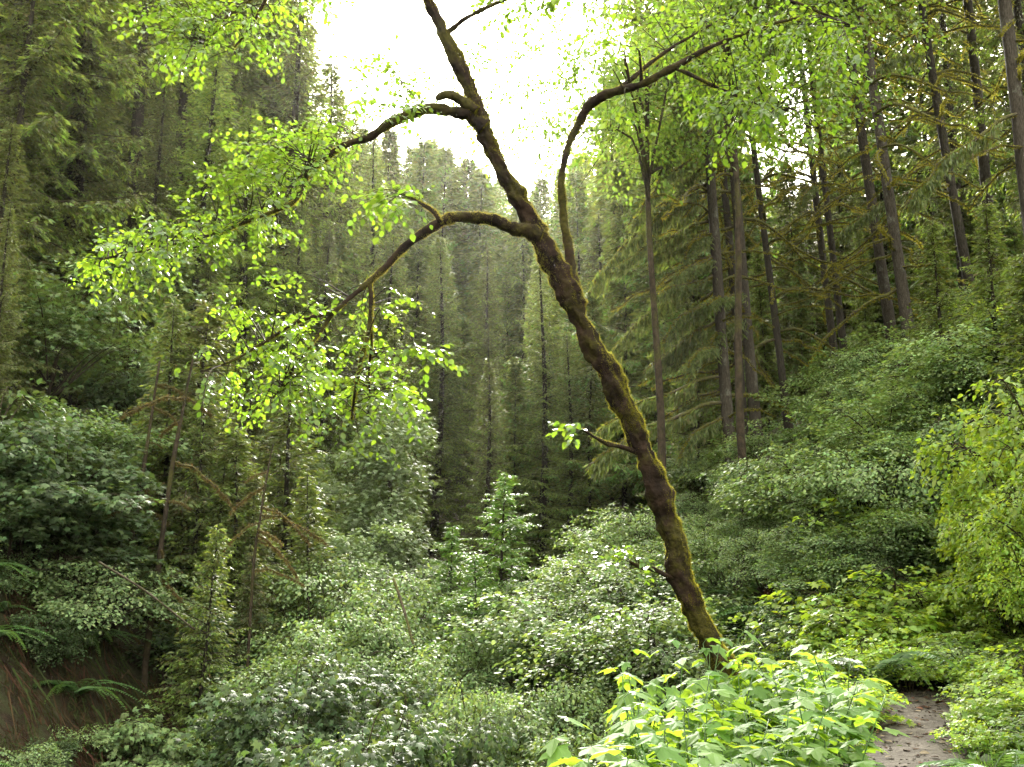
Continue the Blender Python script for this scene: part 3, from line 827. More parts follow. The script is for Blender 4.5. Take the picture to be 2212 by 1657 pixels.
# --- conifers of the right slope: measured trunks, mossy dead branches
def dead_branch_mesh(name, seed, L, tuft):
    g = rng(seed)
    b = MB()
    zig = np.cumsum(g.normal(0, .05, (9, 3)), 0) * (.3, 1, 1)
    P = np.stack([np.linspace(0, L, 9), np.zeros(9), .10 * L * np.linspace(0, 1, 9) - .30 * L * np.linspace(0, 1, 9) ** 2], -1) + zig * L * .35
    P[0] = 0
    P = spline(P, 18)
    b.add(*tube(P, np.linspace(.036, .011, 18) * (.7 + .15 * L), 6, lambda t, a, p: 1 + .25 * np.sin(31 * t + 2 * a) + .2 * np.sin(57 * t + a)), 0)
    for k in range(int(5 * L)):
        i = int(g.integers(5, 17)); l_ = g.uniform(.15, .5) * L * .35
        d = np.array((.7, g.choice([-1, 1]) * .7, g.normal(-.1, .25)))
        b.add(*tube(np.stack([P[i], P[i] + d * l_ * .5 + (0, 0, .02), P[i] + d * l_]), [.010, .008, .004], 4), 0)
    n = int(260 * L)
    i = g.integers(1, 17, n); o_ = P[i] + (P[i + 0] - P[i - 1]) * g.uniform(-1, 1, n)[:, None] + g.normal(0, .012, (n, 3))
    x, y, z = axes(g.normal(0, .5, (n, 3)) + (0, 0, -.5), rand_unit(g, n))
    b.add(*inst(*NEEDLE, o_, x, y, z, np.stack([g.uniform(.012, .026, n), g.uniform(.03, .09, n), np.full(n, .05)], -1)), mat=1)
    if tuft:
        n = int(tuft * L)
        t = g.uniform(.25, 1, n); i = (t * 17).astype(int)
        o_ = P[i] + np.stack([g.normal(0, .05, n), g.normal(0, .16, n) * L * .35 * (1.1 - t * .5), -np.abs(g.normal(0, .10, n))], -1)
        x, y, z = axes(np.stack([g.uniform(.1, 1, n), g.normal(0, .6, n), g.normal(-.9, .4, n)], -1), rand_unit(g, n))
        b.add(*inst(*NEEDLE, o_, x, y, z, np.stack([g.uniform(.02, .04, n), g.uniform(.08, .2, n), np.full(n, .1)], -1)), mat=2)
    return b.mesh(name, [M['deadwood'], M['fuzz'], M['conifer_mid']])

DB = [dead_branch_mesh('dead_branch', 200 + i, L, t) for i, (L, t) in enumerate([(1.2, 0), (1.8, 0), (2.5, 0), (3.2, 0)])]
LB = [dead_branch_mesh('mossy_bough', 210 + i, L, t) for i, (L, t) in enumerate([(1.6, 600), (2.3, 500), (2.9, 450), (1.9, 550)])]

def add_branches(tree, pr_h, n, z0, z1, meshes, g, name, az_mid=None, az_spread=math.pi, dropr=(-.15, .5), scl=(.7, 1.15)):
    s = tree.scale[2]; w = tree.scale[0]
    for k in range(n):
        b = link(name, meshes[int(g.integers(0, len(meshes)))], tree)
        zz = z0 + (z1 - z0) * (k + g.uniform(0, 1)) / n
        az = g.uniform(-math.pi, math.pi) if az_mid is None else az_mid + g.uniform(-az_spread, az_spread)
        b.location = (0, 0, zz / s)
        q = Quaternion((0, 0, 1), az) @ Quaternion((0, 1, 0), g.uniform(*dropr))
        b.rotation_mode = 'QUATERNION'
        b.rotation_quaternion = tree.rotation_quaternion.inverted() @ q
        k2 = g.uniform(*scl)
        b.scale = (k2 / w, k2 / w, k2 / s)

gT = rng(88)
PR_H = 28.0
def trunk_tree(key, xb, yb, xt, yt, y, wpx, label, nd, boughs=0, grp=None, db_z=(.8, 12)):
    a = W(xb, yb, y); t = W(xt, yt, y)
    d = (t - a) / (t[2] - a[2])
    # slide along the trunk to meet the ground
    p = a.copy()
    for _ in range(12):
        p = a + d * (H(p[0], y) - a[2])
    o = place(key, 'conifer', p[0], y, label, 'conifer', grp, height=28 if y < 40 else 30, lean=(d[0], 0), sink=.1, rot=gT.uniform(0, 6))
    r_m = .68 * wpx * mpp(y) / 2
    k = r_m / {'tall': .27, 'tall_b': .24}[key] / o.scale[2]
    o.scale = (o.scale[2] * 1.0, o.scale[2] * 1.0, o.scale[2])
    for ch in o.children:
        if ch.name.startswith('trunk'):
            ch.scale = (k * 1.15, k * 1.15, 1)
    vis0 = max(0.5, a[2] - p[2])
    add_branches(o, PR_H, int(nd * 2.2), vis0 + db_z[0], vis0 + db_z[1], DB, gT, 'dead_branch', None)
    if boughs:
        add_branches(o, PR_H, boughs, vis0 + 1.0, vis0 + 12, LB, gT, 'mossy_bough', math.pi, 1.0, (.15, .6), (.8, 1.35))
    return o

trunk_tree('tall', 1580, 1005, 1525, 320, 24, 34, 'grey-barked conifer trunk nearest the leaning tree, its foot deep in shrubs', 14, 30)
trunk_tree('tall_b', 1601, 850, 1563, 320, 26, 25, 'thin dark conifer trunk squeezed between two thicker ones right of the leaning tree', 12, 9)
trunk_tree('tall', 1627, 850, 1583, 360, 25, 33, 'thick brown conifer trunk, third from the leaning tree', 12, 8)
trunk_tree('tall_b', 1692, 820, 1652, 480, 27, 22, 'short-looking slim conifer trunk standing alone between the trunk trio and trunk pair', 16, 3)
trunk_tree('tall_b', 1795, 700, 1738, 220, 30, 22, 'left trunk of the slender dark conifer pair on the right slope', 18, 2)
trunk_tree('tall_b', 1815, 690, 1757, 250, 30.5, 22, 'right trunk of the slender dark conifer pair on the right slope', 16, 0)
trunk_tree('tall', 1912, 620, 1826, 20, 27, 31, 'broad shaded conifer trunk directly left of the lichen-spotted trunk', 16, 0)
trunk_tree('tall', 1964, 730, 1856, 0, 23, 34, 'lichen-spotted conifer trunk with its foot showing among the right slope shrubs', 18, 0)
trunk_tree('tall_b', 2070, 480, 2010, 150, 25, 28, 'dark conifer trunk silhouetted against the sky hole at upper right', 22, 3)
trunk_tree('tall', 2125, 400, 2080, 0, 27, 34, 'dark conifer trunk in the shade near the top right corner', 18, 3)
trunk_tree('tall', 2225, 420, 2185, 0, 21, 46, 'dark thick conifer cut by the right edge at the top', 16, 4)

for key, px, py, y, lab in [('spruce_b', 2130, -600, 25, 'dark heavy-boughed conifer filling the top right corner'), ('spruce_b', 2260, -500, 21, 'dark conifer whose boughs enter from the right edge at the top'),
                            ('spruce_a', 1990, -350, 33, 'dark conifer behind the silhouetted trunk left of the top right sky hole')]:
    by_top(key, 'conifer', px, py, y, lab, 'conifer', None, wide=.95, minh=12)
RBL = 'conifer standing uphill behind the bare trunks of the right slope'
for key, px, py, y in [('far_a', 1330, 330, 40), ('far_c', 1400, 300, 36), ('far_b', 1475, 330, 44), ('far_a', 1530, 260, 48), ('far_c', 1600, 330, 42), ('far_a', 1680, 360, 50), ('far_b', 1740, 380, 44),
                       ('far_c', 1800, 350, 48), ('far_a', 1860, 320, 42), ('far_b', 1930, 330, 46), ('far_a', 1990, 300, 50), ('far_c', 2050, 340, 42), ('far_c', 2130, 330, 44),
                       ('far_a', 2200, 300, 40), ('far_b', 1560, 480, 36), ('far_a', 1640, 520, 38), ('far_c', 1720, 540, 37), ('far_a', 1850, 480, 36), ('far_b', 1990, 480, 34), ('far_a', 2090, 460, 33), ('far_c', 2180, 430, 32),
                       ('far_a', 1330, 150, 50), ('far_c', 1400, 40, 46), ('far_a', 1480, -60, 46), ('far_c', 1560, -60, 44), ('far_b', 1300, 330, 58), ('far_b', 1690, 330, 40), ('far_a', 1800, 60, 50), ('far_b', 1770, -60, 46), ('far_a', 1850, -200, 42), ('far_c', 1940, -320, 38), ('far_b', 2040, -350, 44), ('far_a', 2160, -350, 40), ('far_c', 2240, -350, 34)]:
    by_top(key, 'conifer', px, py, y, RBL, 'conifer', 'conifers uphill on the right slope', wide=1.15, minh=5)
for px, py, y, lab in [(1390, 20, 21, 'light green broadleaf crown over the mossy right limb of the leaning tree'), (1560, -40, 19, 'light green broadleaf crown above the trunk trio at upper right')]:
    by_top('canopy', 'broadleaf_tree', px, py, y, lab, 'tree', None, wide=.75, minh=8)
for px, py, y, lab in [(2010, 470, 18, 'dark green young hemlock under the sky hole on the right slope'), (2120, 430, 16, 'mossy young hemlock with hanging dead twigs near the right edge'),
                       (2200, 520, 14, 'dense young hemlock cut by the right edge above the yellow-green bank'), (1490, 640, 26, 'dull green young hemlock beside the drooping mossy boughs')]:
    by_top('young', 'young_hemlock', px, py, y, lab, 'hemlock', None, wide=1.4, minh=2.5)

# --- shrubs
gS = rng(99)
def shrub_row(keys, pts, y_of, label, group, hgt=(1.6, 2.6), name='shrub', jitter=.6, wide=1.1):
    for px, py in pts:
        y = y_of(px, py) + gS.uniform(-jitter, jitter)
        p = W(px, py, y)
        hh = gS.uniform(*hgt)
        place(keys[int(gS.integers(0, len(keys)))], name, p[0], y, label, 'shrub', group, height=hh, rot=gS.uniform(0, 6.28), wide=wide * gS.uniform(.75, 1.2), lean=(gS.normal(0, .12), gS.normal(0, .12)))

def slope_shrubs(keys, pts, hgt, label, group, name='shrub', wide=1.1, lo=5.0, cat='shrub'):
    for px, py in pts:
        hh = gS.uniform(*hgt)
        if 1480 < px < 1790 and 1190 < py < 1400: continue
        if 1190 < px < 1460 and 1380 < py < 1640: continue
        y = meet(px, py, lo, 60, hh * .95)
        p = W(px, py, y)
        if trail_near(p[0], y)[0][0] < .45 + hh * .55: continue
        place(keys[int(gS.integers(0, len(keys)))], name, p[0], y, label, cat, group, height=hh, rot=gS.uniform(0, 6.28), wide=wide * gS.uniform(.75, 1.2), lean=(gS.normal(0, .12), gS.normal(0, .12)))

def grid(x0, x1, y0, y1, nx, ny, keep=lambda x, y: True):
    r = []
    for j in range(ny):
        for i in range(nx):
            x = x0 + (x1 - x0) * (i + .5 * (j % 2) + gS.uniform(.1, .6)) / nx; y = y0 + (y1 - y0) * (j + gS.uniform(.1, .9)) / ny
            if keep(x, y): r.append((x, y))
    return r

# right slope, upper part
slope_shrubs(['bush_a', 'bush_c', 'bush_b', 'bush_b'], grid(1560, 2230, 540, 960, 9, 7, lambda x, y: y > 960 - (x - 1560) * .68), (1.0, 2.1),
             'bluish green shrub high on the right slope under the bare conifer trunks', 'shrubs high on the right slope', lo=14)
slope_shrubs(['bush_a', 'bush_b', 'bush_b', 'bush_u'], grid(1480, 2060, 960, 1260, 9, 6, lambda x, y: y < 1270 - (x - 1830) * 1.227 and not (1500 < x < 1760 and 1170 < y)), (.7, 1.6),
             'leafy green shrub in the thicket on the right slope above the ferns', 'shrubs in the right slope thicket', lo=9)
# centre thicket left of the leaning trunk
slope_shrubs(['bush_b', 'bush_b', 'bush_a'], grid(1040, 1440, 1120, 1480, 7, 6, lambda x, y: y > 1470 - (x - 980) * .85), (1.2, 1.9),
             'pale green shrub in the thicket left of the leaning mossy trunk', 'pale shrubs left of the leaning trunk', lo=9)
slope_shrubs(['bush_a', 'bush_b', 'bush_b', 'bush_a', 'bush_c'], grid(600, 1280, 1400, 1680, 5, 4), (1.2, 2.3),
             'grey-green shrub filling the ravine at the bottom of the photo', 'shrubs along the bottom of the ravine', lo=10.5)
slope_shrubs(['bush_a', 'bush_b'], grid(620, 860, 1180, 1420, 2, 3), (1.4, 2.1),
             'pale leafy shrub below the alders in the left centre', 'shrubs below the alders', lo=12)
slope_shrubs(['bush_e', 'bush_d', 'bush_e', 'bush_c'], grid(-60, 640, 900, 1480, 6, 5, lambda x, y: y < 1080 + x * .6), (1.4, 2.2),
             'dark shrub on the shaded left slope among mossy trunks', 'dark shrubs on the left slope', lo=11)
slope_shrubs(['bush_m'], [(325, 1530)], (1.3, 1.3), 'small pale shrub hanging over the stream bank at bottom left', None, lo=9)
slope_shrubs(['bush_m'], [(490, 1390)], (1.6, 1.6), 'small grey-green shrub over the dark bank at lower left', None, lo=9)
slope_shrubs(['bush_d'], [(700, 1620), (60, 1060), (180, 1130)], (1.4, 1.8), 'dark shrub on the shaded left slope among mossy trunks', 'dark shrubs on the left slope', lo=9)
slope_shrubs(['bush_b', 'bush_c', 'bush_b'], grid(1190, 1430, 1075, 1300, 4, 4, lambda x, y: y > 1400 - (x - 980) * .85), (1.7, 2.5),
             'pale green shrub in the thicket left of the leaning mossy trunk', 'pale shrubs left of the leaning trunk', lo=13)
for row, (py, y, n) in enumerate([(1405, 17.5, 6), (1455, 15, 6), (1515, 13, 6), (1575, 11.3, 6), (1640, 9.8, 5)]):
    for k in range(n):
        px = 600 + 640 * (k + gS.uniform(.1, .9)) / n + row * 14
        by_top(['bush_t', 'bush_v', 'bush_u', 'bush_t'][int(gS.integers(0, 4))], 'shrub', px, py + gS.uniform(-110, 45), y + gS.uniform(-.6, .6), 'tall pale green shrub rising out of the ravine at the bottom of the photo', 'shrub', 'tall shrubs rising from the ravine', wide=gS.uniform(.55, .9), minh=1.6)
for px, py, y in [(690, 1180, 21), (760, 1150, 22), (830, 1190, 21), (700, 1270, 19), (790, 1260, 19.5), (850, 1300, 19), (680, 1350, 17.5), (780, 1350, 18), (860, 1390, 17.5)]:
    by_top('bush_t', 'shrub', px, py, y, 'pale leafy shrub below the alders in the left centre', 'shrub', 'shrubs below the alders', wide=.85, minh=1.8)
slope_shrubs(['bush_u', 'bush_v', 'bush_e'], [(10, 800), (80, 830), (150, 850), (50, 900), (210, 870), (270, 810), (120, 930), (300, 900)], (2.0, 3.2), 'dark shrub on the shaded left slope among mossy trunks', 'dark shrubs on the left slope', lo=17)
# near right bank
slope_shrubs(['yellow_a', 'yellow_b', 'yellow_a'], grid(2090, 2290, 640, 1050, 4, 7), (.8, 1.2),
             'yellow-green bush on the steep bank at the right edge of the photo', 'yellow-green bushes at the right edge', lo=6)
slope_shrubs(['yellow_a', 'yellow_b', 'bush_n', 'yellow_b'], grid(1820, 2260, 1000, 1440, 8, 6, lambda x, y: y > 1340 - (x - 1830) * 1.227), (.55, .95),
             'lime green leafy bush on the bank above the dirt trail', 'bushes on the bank above the trail', lo=6)
slope_shrubs(['bush_n', 'bush_n', 'yellow_a'], grid(1440, 1900, 1300, 1430, 9, 4), (.55, .9),
             'small green shrub near the foot of the leaning mossy trunk', 'small shrubs around the foot of the leaning trunk', lo=7.5)

cntb = 0
while cntb < 40:
    y = gS.uniform(12.4, 17.5); x = gS.uniform(3.8, 9.5)
    px = 1106 + FPX * x / y * CP
    if px < 1790 + (y - 12.4) * 18 or px > 2330: continue
    if trail_near(x, y)[0][0] < .75: continue
    cntb += 1
    place(['yellow_a', 'yellow_b', 'yellow_a', 'bush_n'][cntb % 4], 'shrub', x, y, 'lime green leafy bush on the bank above the dirt trail', 'shrub', 'bushes on the bank above the trail', height=gS.uniform(.7, 1.25), rot=gS.uniform(0, 6.28), wide=1.2)
k = 0
PT = spline(TRAIL, 160); TT = nrm(np.gradient(PT, axis=0))
while k < 90:
    i = int(gS.integers(62, 135)); sd_ = 1 if gS.random() < .6 else -1
    over = PT[i][1] > 10.6
    off = sd_ * gS.uniform(0, .8) if over else sd_ * gS.uniform(.55, 1.35)
    x, y = PT[i][0] + TT[i][1] * off, PT[i][1] - TT[i][0] * off
    k += 1
    place(['yellow_a', 'bush_n', 'yellow_b', 'yellow_a'][k % 4], 'leafy_plant', x, y, 'small leafy green plant crowding the edge of the dirt trail', 'plant', 'small plants along the trail edge',
          height=gS.uniform(.25, .5) * (1.3 if over else 1), rot=gS.uniform(0, 6.28), wide=1.3)
for px, py, y, w_ in [(2205, 940, 11.4, .7), (2160, 1020, 12.6, .8), (2110, 1080, 13.6, .9), (2050, 1130, 14.2, 1.0), (1980, 1200, 14.6, 1.0), (1910, 1260, 14.8, 1.0), (2160, 1150, 11.6, .9), (2070, 1220, 13.0, 1.0)]:
    by_top('yellow_t', 'shrub', px, py, y, 'tall yellow-green bush on the steep bank along the right edge of the photo', 'shrub', 'tall yellow-green bushes on the right bank', wide=w_, minh=.9)
for px, py, y in [(2250, 690, 12.2), (2240, 800, 11.6), (2225, 890, 11.9), (2250, 930, 10.6), (2215, 1000, 11.0), (2175, 1040, 12.4), (2235, 1080, 10.2), (2140, 1080, 13.4), (2210, 840, 13.5)]:
    by_top('yellow_u', 'shrub', px, py, y, 'yellow-green bush stacked up the bank at the right edge of the photo', 'shrub', 'yellow-green bushes at the right edge', wide=.62, minh=.9)
for k in range(46):
    t_ = gS.uniform(0, 1)
    py = 1130 + 320 * t_; px = gS.uniform(max(1800, 1830 + (1320 - py) * .85), 2240)
    y = 14.8 - 3.6 * t_ + gS.uniform(-.4, .4)
    p = W(px, py, y)
    if trail_near(p[0], y)[0][0] < .5: continue
    by_top(['yellow_a', 'yellow_b', 'yellow_b'][k % 3], 'leafy_plant', px, py, y, 'bright lime green leafy plant on the low bank behind the end of the dirt trail', 'plant', 'bright plants behind the trail end', wide=1.1, minh=.55)
# --- ferns
for i, (px, py, s) in enumerate([(1565, 1300, 1.2), (1620, 1285, 1.1), (1690, 1310, 1.0), (1530, 1340, 1.0), (1270, 1420, 1.1), (1330, 1440, 1.2), (1390, 1400, 1.0), (1300, 1500, 1.1), (1230, 1480, 1.0), (1420, 1470, 1.1),
                                 (1820, 1310, 1.0), (1860, 1340, 1.1), (1890, 1400, 1.0), (1800, 1390, .9), (1590, 1250, 1.0), (1460, 1530, .9), (1360, 1540, 1.0), (1270, 1570, 1.0), (2150, 1620, .8), (2190, 1560, .9), (2120, 1540, .7), (2205, 1480, .9)]):
    y = meet(px, py, 4.5 if px > 2100 else 6.5, 40, .45)
    p = W(px, py, y)
    place('fern_a' if i % 2 else 'fern_b', 'sword_fern', p[0], y,
          'sword fern with arching fronds on the grassy bank right of the trail' if px > 2100 else ('sword fern on the slope to the right of the leaning trunk' if px > 1500 else 'dark sword fern in the hollow left of the leaning trunk'),
          'fern', 'ferns beside the trail' if px > 2100 else ('ferns right of the leaning trunk' if px > 1500 else 'ferns left of the leaning trunk'), height=.6 * s * (1.2 if px > 2100 else 1.75))

# --- broad-leaved plants in the foreground
gP = rng(123)
cnt = 0
for j, (y, x0, x1, n, top) in enumerate([(7.6, 1330, 1800, 9, 1390), (6.9, 1330, 1830, 10, 1430), (6.2, 1300, 1840, 10, 1475), (5.6, 1260, 1830, 10, 1520), (5.0, 1210, 1830, 11, 1570), (4.5, 1170, 1820, 10, 1625)]):
    for k in range(n):
        px = x0 + (x1 - x0) * (k + gP.uniform(.1, .9)) / n
        py = top + gP.uniform(-18, 30) + max(0, 1450 - px) * .28
        p = W(px, py, y + gP.uniform(-.25, .25))
        gz = H(p[0], p[1])
        hh = min(1.5, max(.55, p[2] - gz))
        place('palm%d' % int(gP.integers(0, 5)), 'thimbleberry_plant', p[0], p[1], 'broad-leaved bright green plant in the patch left of the trail', 'plant', 'broad-leaved plants left of the trail',
              height=hh, z=p[2] - hh, rot=gP.uniform(0, 6.28), wide=1.0 / max(hh, .8))
for px, py, y in [(2195, 650, 5.5), (2220, 720, 5.2), (2200, 560, 6.0)]:
    p = W(px, py, y)

# --- ground cover
def cover():
    g = rng(140)
    n = 80000
    x = g.uniform(-24, 22, n); y = g.uniform(3.5, 38, n)
    d, _ = trail_near(x, y)
    edge = .33 + .12 * np.sin(y * 5.1) + g.normal(0, .06, n)
    keep = (d > edge) & ~((np.abs(x - np.interp(y, XL_Y, XL_X) + 1.0) < 2.2) & (y < 20))
    x, y = x[keep], y[keep]; n = len(x)
    z = H(x, y) + g.uniform(.01, .22, n) * np.clip(trail_near(x, y)[0] - .2, .15, 1)
    O = np.stack([x, y, z], -1)
    X, Y, Z = axes(g.normal(0, 1, (n, 3)) * (1, 1, .3), np.array((0, 0, 1.0)) + g.normal(0, .4, (n, 3)))
    b = MB(); b.add(*inst(*OVAL, O, X, Y, Z, g.uniform(.04, .12, n)))
    o = link('ground_cover', b.mesh('ground_cover', [M['cover']]))
    tag(o, 'low leafy ground cover carpeting the forest slopes', 'ground cover', kind='stuff')
    # grass on the trail's right shoulder and edges
    n = 9000
    P = spline(TRAIL, 160)
    t = g.integers(60, 150, n)
    T = nrm(np.gradient(P, axis=0)); Nn = nrm(np.stack([T[:, 1], -T[:, 0], np.zeros(len(T))], -1))
    off = np.where(g.random(n) < .75, g.uniform(.38, 1.5, n), -g.uniform(.40, .62, n))
    q = P[t] + Nn[t] * off[:, None] + g.normal(0, .05, (n, 3)); q[:, 2] = H(q[:, 0], q[:, 1]) - .01
    X, Y, Z = axes(g.normal(0, .45, (n, 3)) + (-.1, 0, 1.0), rand_unit(g, n))
    ln = g.uniform(.08, .30, n) * np.clip(np.abs(off) * 1.3, .3, 1)
    b = MB(); b.add(*inst(*BLADE, q, X, Y, Z, np.stack([g.uniform(.004, .009, n), ln, ln * 3], -1)))
    o = link('grass', b.mesh('grass', [M['grass']]))
    tag(o, 'fresh green grass and low stems along the trail edges', 'grass', kind='stuff')
cover()

# --- bank of hanging roots and moss at the lower left
def bank():
    g = rng(150)
    n = 60000
    y = g.uniform(9, 19, n); x = np.interp(y, XL_Y, XL_X) + g.uniform(-5.5, .8, n)
    clump = np.sin(x * 3.1 + 1.7 * np.sin(y * 2.3)) * np.sin(y * 2.7 + 1.3 * np.sin(x * 2.1)) + .6 * np.sin(x * 7.3 + y * 3.9)
    keep = clump > g.normal(-.1, .35, n)
    x, y, clump = x[keep], y[keep], clump[keep]; n = len(x)
    z = H(x, y) + g.uniform(0, .18, n) + .22 * np.clip(clump, 0, 1.5) * g.random(n)
    O = np.stack([x, y, z], -1)
    X, Y, Z = axes(g.normal(0, .55, (n, 3)) + (.45, -.3, -.8), rand_unit(g, n))
    b = MB()
    m = 2600
    y2 = g.uniform(10, 18.5, m); x2 = np.interp(y2, XL_Y, XL_X) + g.uniform(-5.5, .3, m)
    O2 = np.stack([x2, y2, H(x2, y2) + g.uniform(.05, .35, m)], -1)
    X2, Y2, Z2 = axes(g.normal(0, .25, (m, 3)) + (.55, -.15, -.9), rand_unit(g, m))
    b.add(*inst(*BLADE, O2, X2, Y2, Z2, np.stack([g.uniform(.008, .03, m), g.uniform(.3, 1.1, m), g.uniform(.2, .8, m)], -1)))
    b.add(*inst(*BLADE, O, X, Y, Z, np.stack([g.uniform(.005, .018, n), g.uniform(.06, .26, n), g.uniform(.1, .3, n)], -1)))
    o = link('bank_moss', b.mesh('bank_moss', [M['bankmoss']]))
    tag(o, 'brown hanging moss and roots on the dark stream bank', 'moss', kind='stuff')
bank()
gB = rng(155)
k = 0
while k < 40:
    y = gB.uniform(11.5, 18); x = np.interp(y, XL_Y, XL_X) + gB.uniform(-5, -.2)
    px = 1106 + FPX * x / y
    if px > 420 or px < -60: continue
    k += 1
    place(['fern_a', 'bush_e', 'fern_b', 'bush_n'][k % 4], ['sword_fern', 'shrub', 'sword_fern', 'shrub'][k % 4], x, y, ['dark fern rooted in the brown stream bank at lower left', 'small shrub rooted in the brown stream bank at lower left'][k % 2], ['fern', 'shrub'][k % 2],
          ['ferns on the stream bank', 'shrubs on the stream bank'][k % 2], height=gB.uniform(.4, 1.0), rot=gB.uniform(0, 6.28))

# --- slanting mossy trunks and fallen wood on the left
def slim_tree(name, pts, y, label, cat, radii, seed, nb, az=(0, 1.2), grp=None):
    g = rng(seed)
    P = np.array([W(px, py, y) for px, py in pts])
    root = P[0].copy(); root[2] = min(root[2], H(root[0], y)) - .15
    P = np.vstack([root, P]) if P[0][2] - root[2] > .2 else P
    o = empty(name, tuple(root)); tag(o, label, cat, grp)
    Q = spline(P - root, 30)
    rad = np.interp(np.linspace(0, 1, 30), np.linspace(0, 1, len(radii)), radii)
    b = MB(); b.add(*tube(Q, rad, 9, lambda t, a, p: 1 + .12 * np.sin(17 * t + 2 * a) + .08 * np.sin(41 * t + 3 * a)))
    link('trunk', b.mesh('slim_trunk', [M['twig']]), o)
    for k in range(nb):
        i = int(g.integers(6, 29))
        d = link('mossy_branch', DBO[int(g.integers(0, len(DBO)))], o)
        d.location = tuple(Q[i])
        d.rotation_euler = (g.normal(0, .3), g.uniform(.05, .6), g.uniform(-1.1, .9) if g.random() < .75 else g.uniform(2, 4))
        k2 = g.uniform(.35, .8); d.scale = (k2, k2, k2)
    return o

def mossy_branch_mesh(seed, L):
    g = rng(seed)
    b = MB()
    zz = np.linspace(0, 1, 9)
    P = np.stack([L * zz, np.zeros(9), .12 * L * zz - .35 * L * zz ** 2], -1) + np.cumsum(g.normal(0, .03, (9, 3)), 0) * L * .5
    P[0] = 0
    P = spline(P, 18)
    b.add(*tube(P, np.linspace(.030, .008, 18) * (.8 + .1 * L), 6, lambda t, a, p: 1 + .3 * np.sin(31 * t + 2 * a)), 0)
    n = int(380 * L)
    i = g.integers(1, 17, n); o_ = P[i] + g.normal(0, .02, (n, 3))
    x, y, z = axes(g.normal(0, .5, (n, 3)) + (0, 0, -.6), rand_unit(g, n))
    b.add(*inst(*NEEDLE, o_, x, y, z, np.stack([g.uniform(.012, .03, n), g.uniform(.03, .12, n), np.full(n, .05)], -1)), mat=1)
    return b.mesh('mossy_branch', [M['deadwood'], M['drymoss']])
DBO = [mossy_branch_mesh(300 + i, L) for i, L in enumerate([.9, 1.3, 1.8])]
slim_tree('slanting_tree', [(318, 1400), (345, 1200), (372, 1010), (392, 900), (420, 760)], 18.5, 'slanting grey trunk with mossy branches on the lower left slope, right of its twin', 'tree', [.06, .055, .045, .035, .015], 401, 9)
slim_tree('slanting_tree', [(255, 1320), (290, 1130), (318, 960), (345, 780)], 19.5, 'darker slanting trunk with mossy branches on the lower left slope, left of its twin', 'tree', [.06, .055, .04, .02], 402, 9)
slim_tree('dead_tree', [(545, 1260), (562, 1120), (580, 1010), (590, 960)], 18, 'thin dead tree draped with orange moss at the left of the alders', 'tree', [.03, .025, .02, .01], 403, 9)

def log(name, a, b_, r0, r1, label, cat, m):
    P = spline(np.stack([a, (a + b_) / 2 + (0, 0, .05), b_]), 14)
    o = empty(name, tuple(P[0])); tag(o, label, cat)
    b = MB(); b.add(*tube(P - P[0], np.linspace(r0, r1, 14), 9, lambda t, aa, p: 1 + .08 * np.sin(23 * t + 3 * aa)))
    link('log', b.mesh('log', [m]), o)
    return o
log('fallen_pole', W(215, 1215, 15), W(420, 1360, 14.2), .016, .012, 'thin dark fallen pole slanting across the lower left slope', 'fallen branch', M['twig'])
log('fallen_branch', W(850, 1250, 17), W(895, 1400, 16.5), .025, .02, 'thin brown mossy stem leaning in front of the pale shrubs left of the hemlock', 'fallen branch', M['deadwood'])

def stump():
    y = meet(1690, 1235, 8, 40, .3)
    p = W(1690, 1235, y); p[2] = H(p[0], y) - .2
    o = empty('rotten_stump', tuple(p)); tag(o, 'rotten reddish brown stump with jagged top in the dark hollow on the right', 'stump')
    g = rng(7)
    b = MB()
    z = np.linspace(0, .95, 12)
    Q = np.stack([z * .1, z * 0, z], -1)
    b.add(*tube(Q, np.linspace(.34, .24, 12), 16, lambda t, a, pp: 1 + .12 * np.sin(4 * a + 2) + .08 * np.sin(7 * a + 9 * t)))
    for k in range(14):
        a = k / 14 * 6.28
        q = np.array((math.cos(a) * .2 + .09, math.sin(a) * .2, .85)); h = g.uniform(.1, .4)
        b.add(*tube(np.stack([q, q + (0, 0, h * .6), q + (g.normal(0, .03), g.normal(0, .03), h)]), [.07, .05, .01], 5))
    link('stump_wood', b.mesh('stump_wood', [M['rot']]), o)
stump()

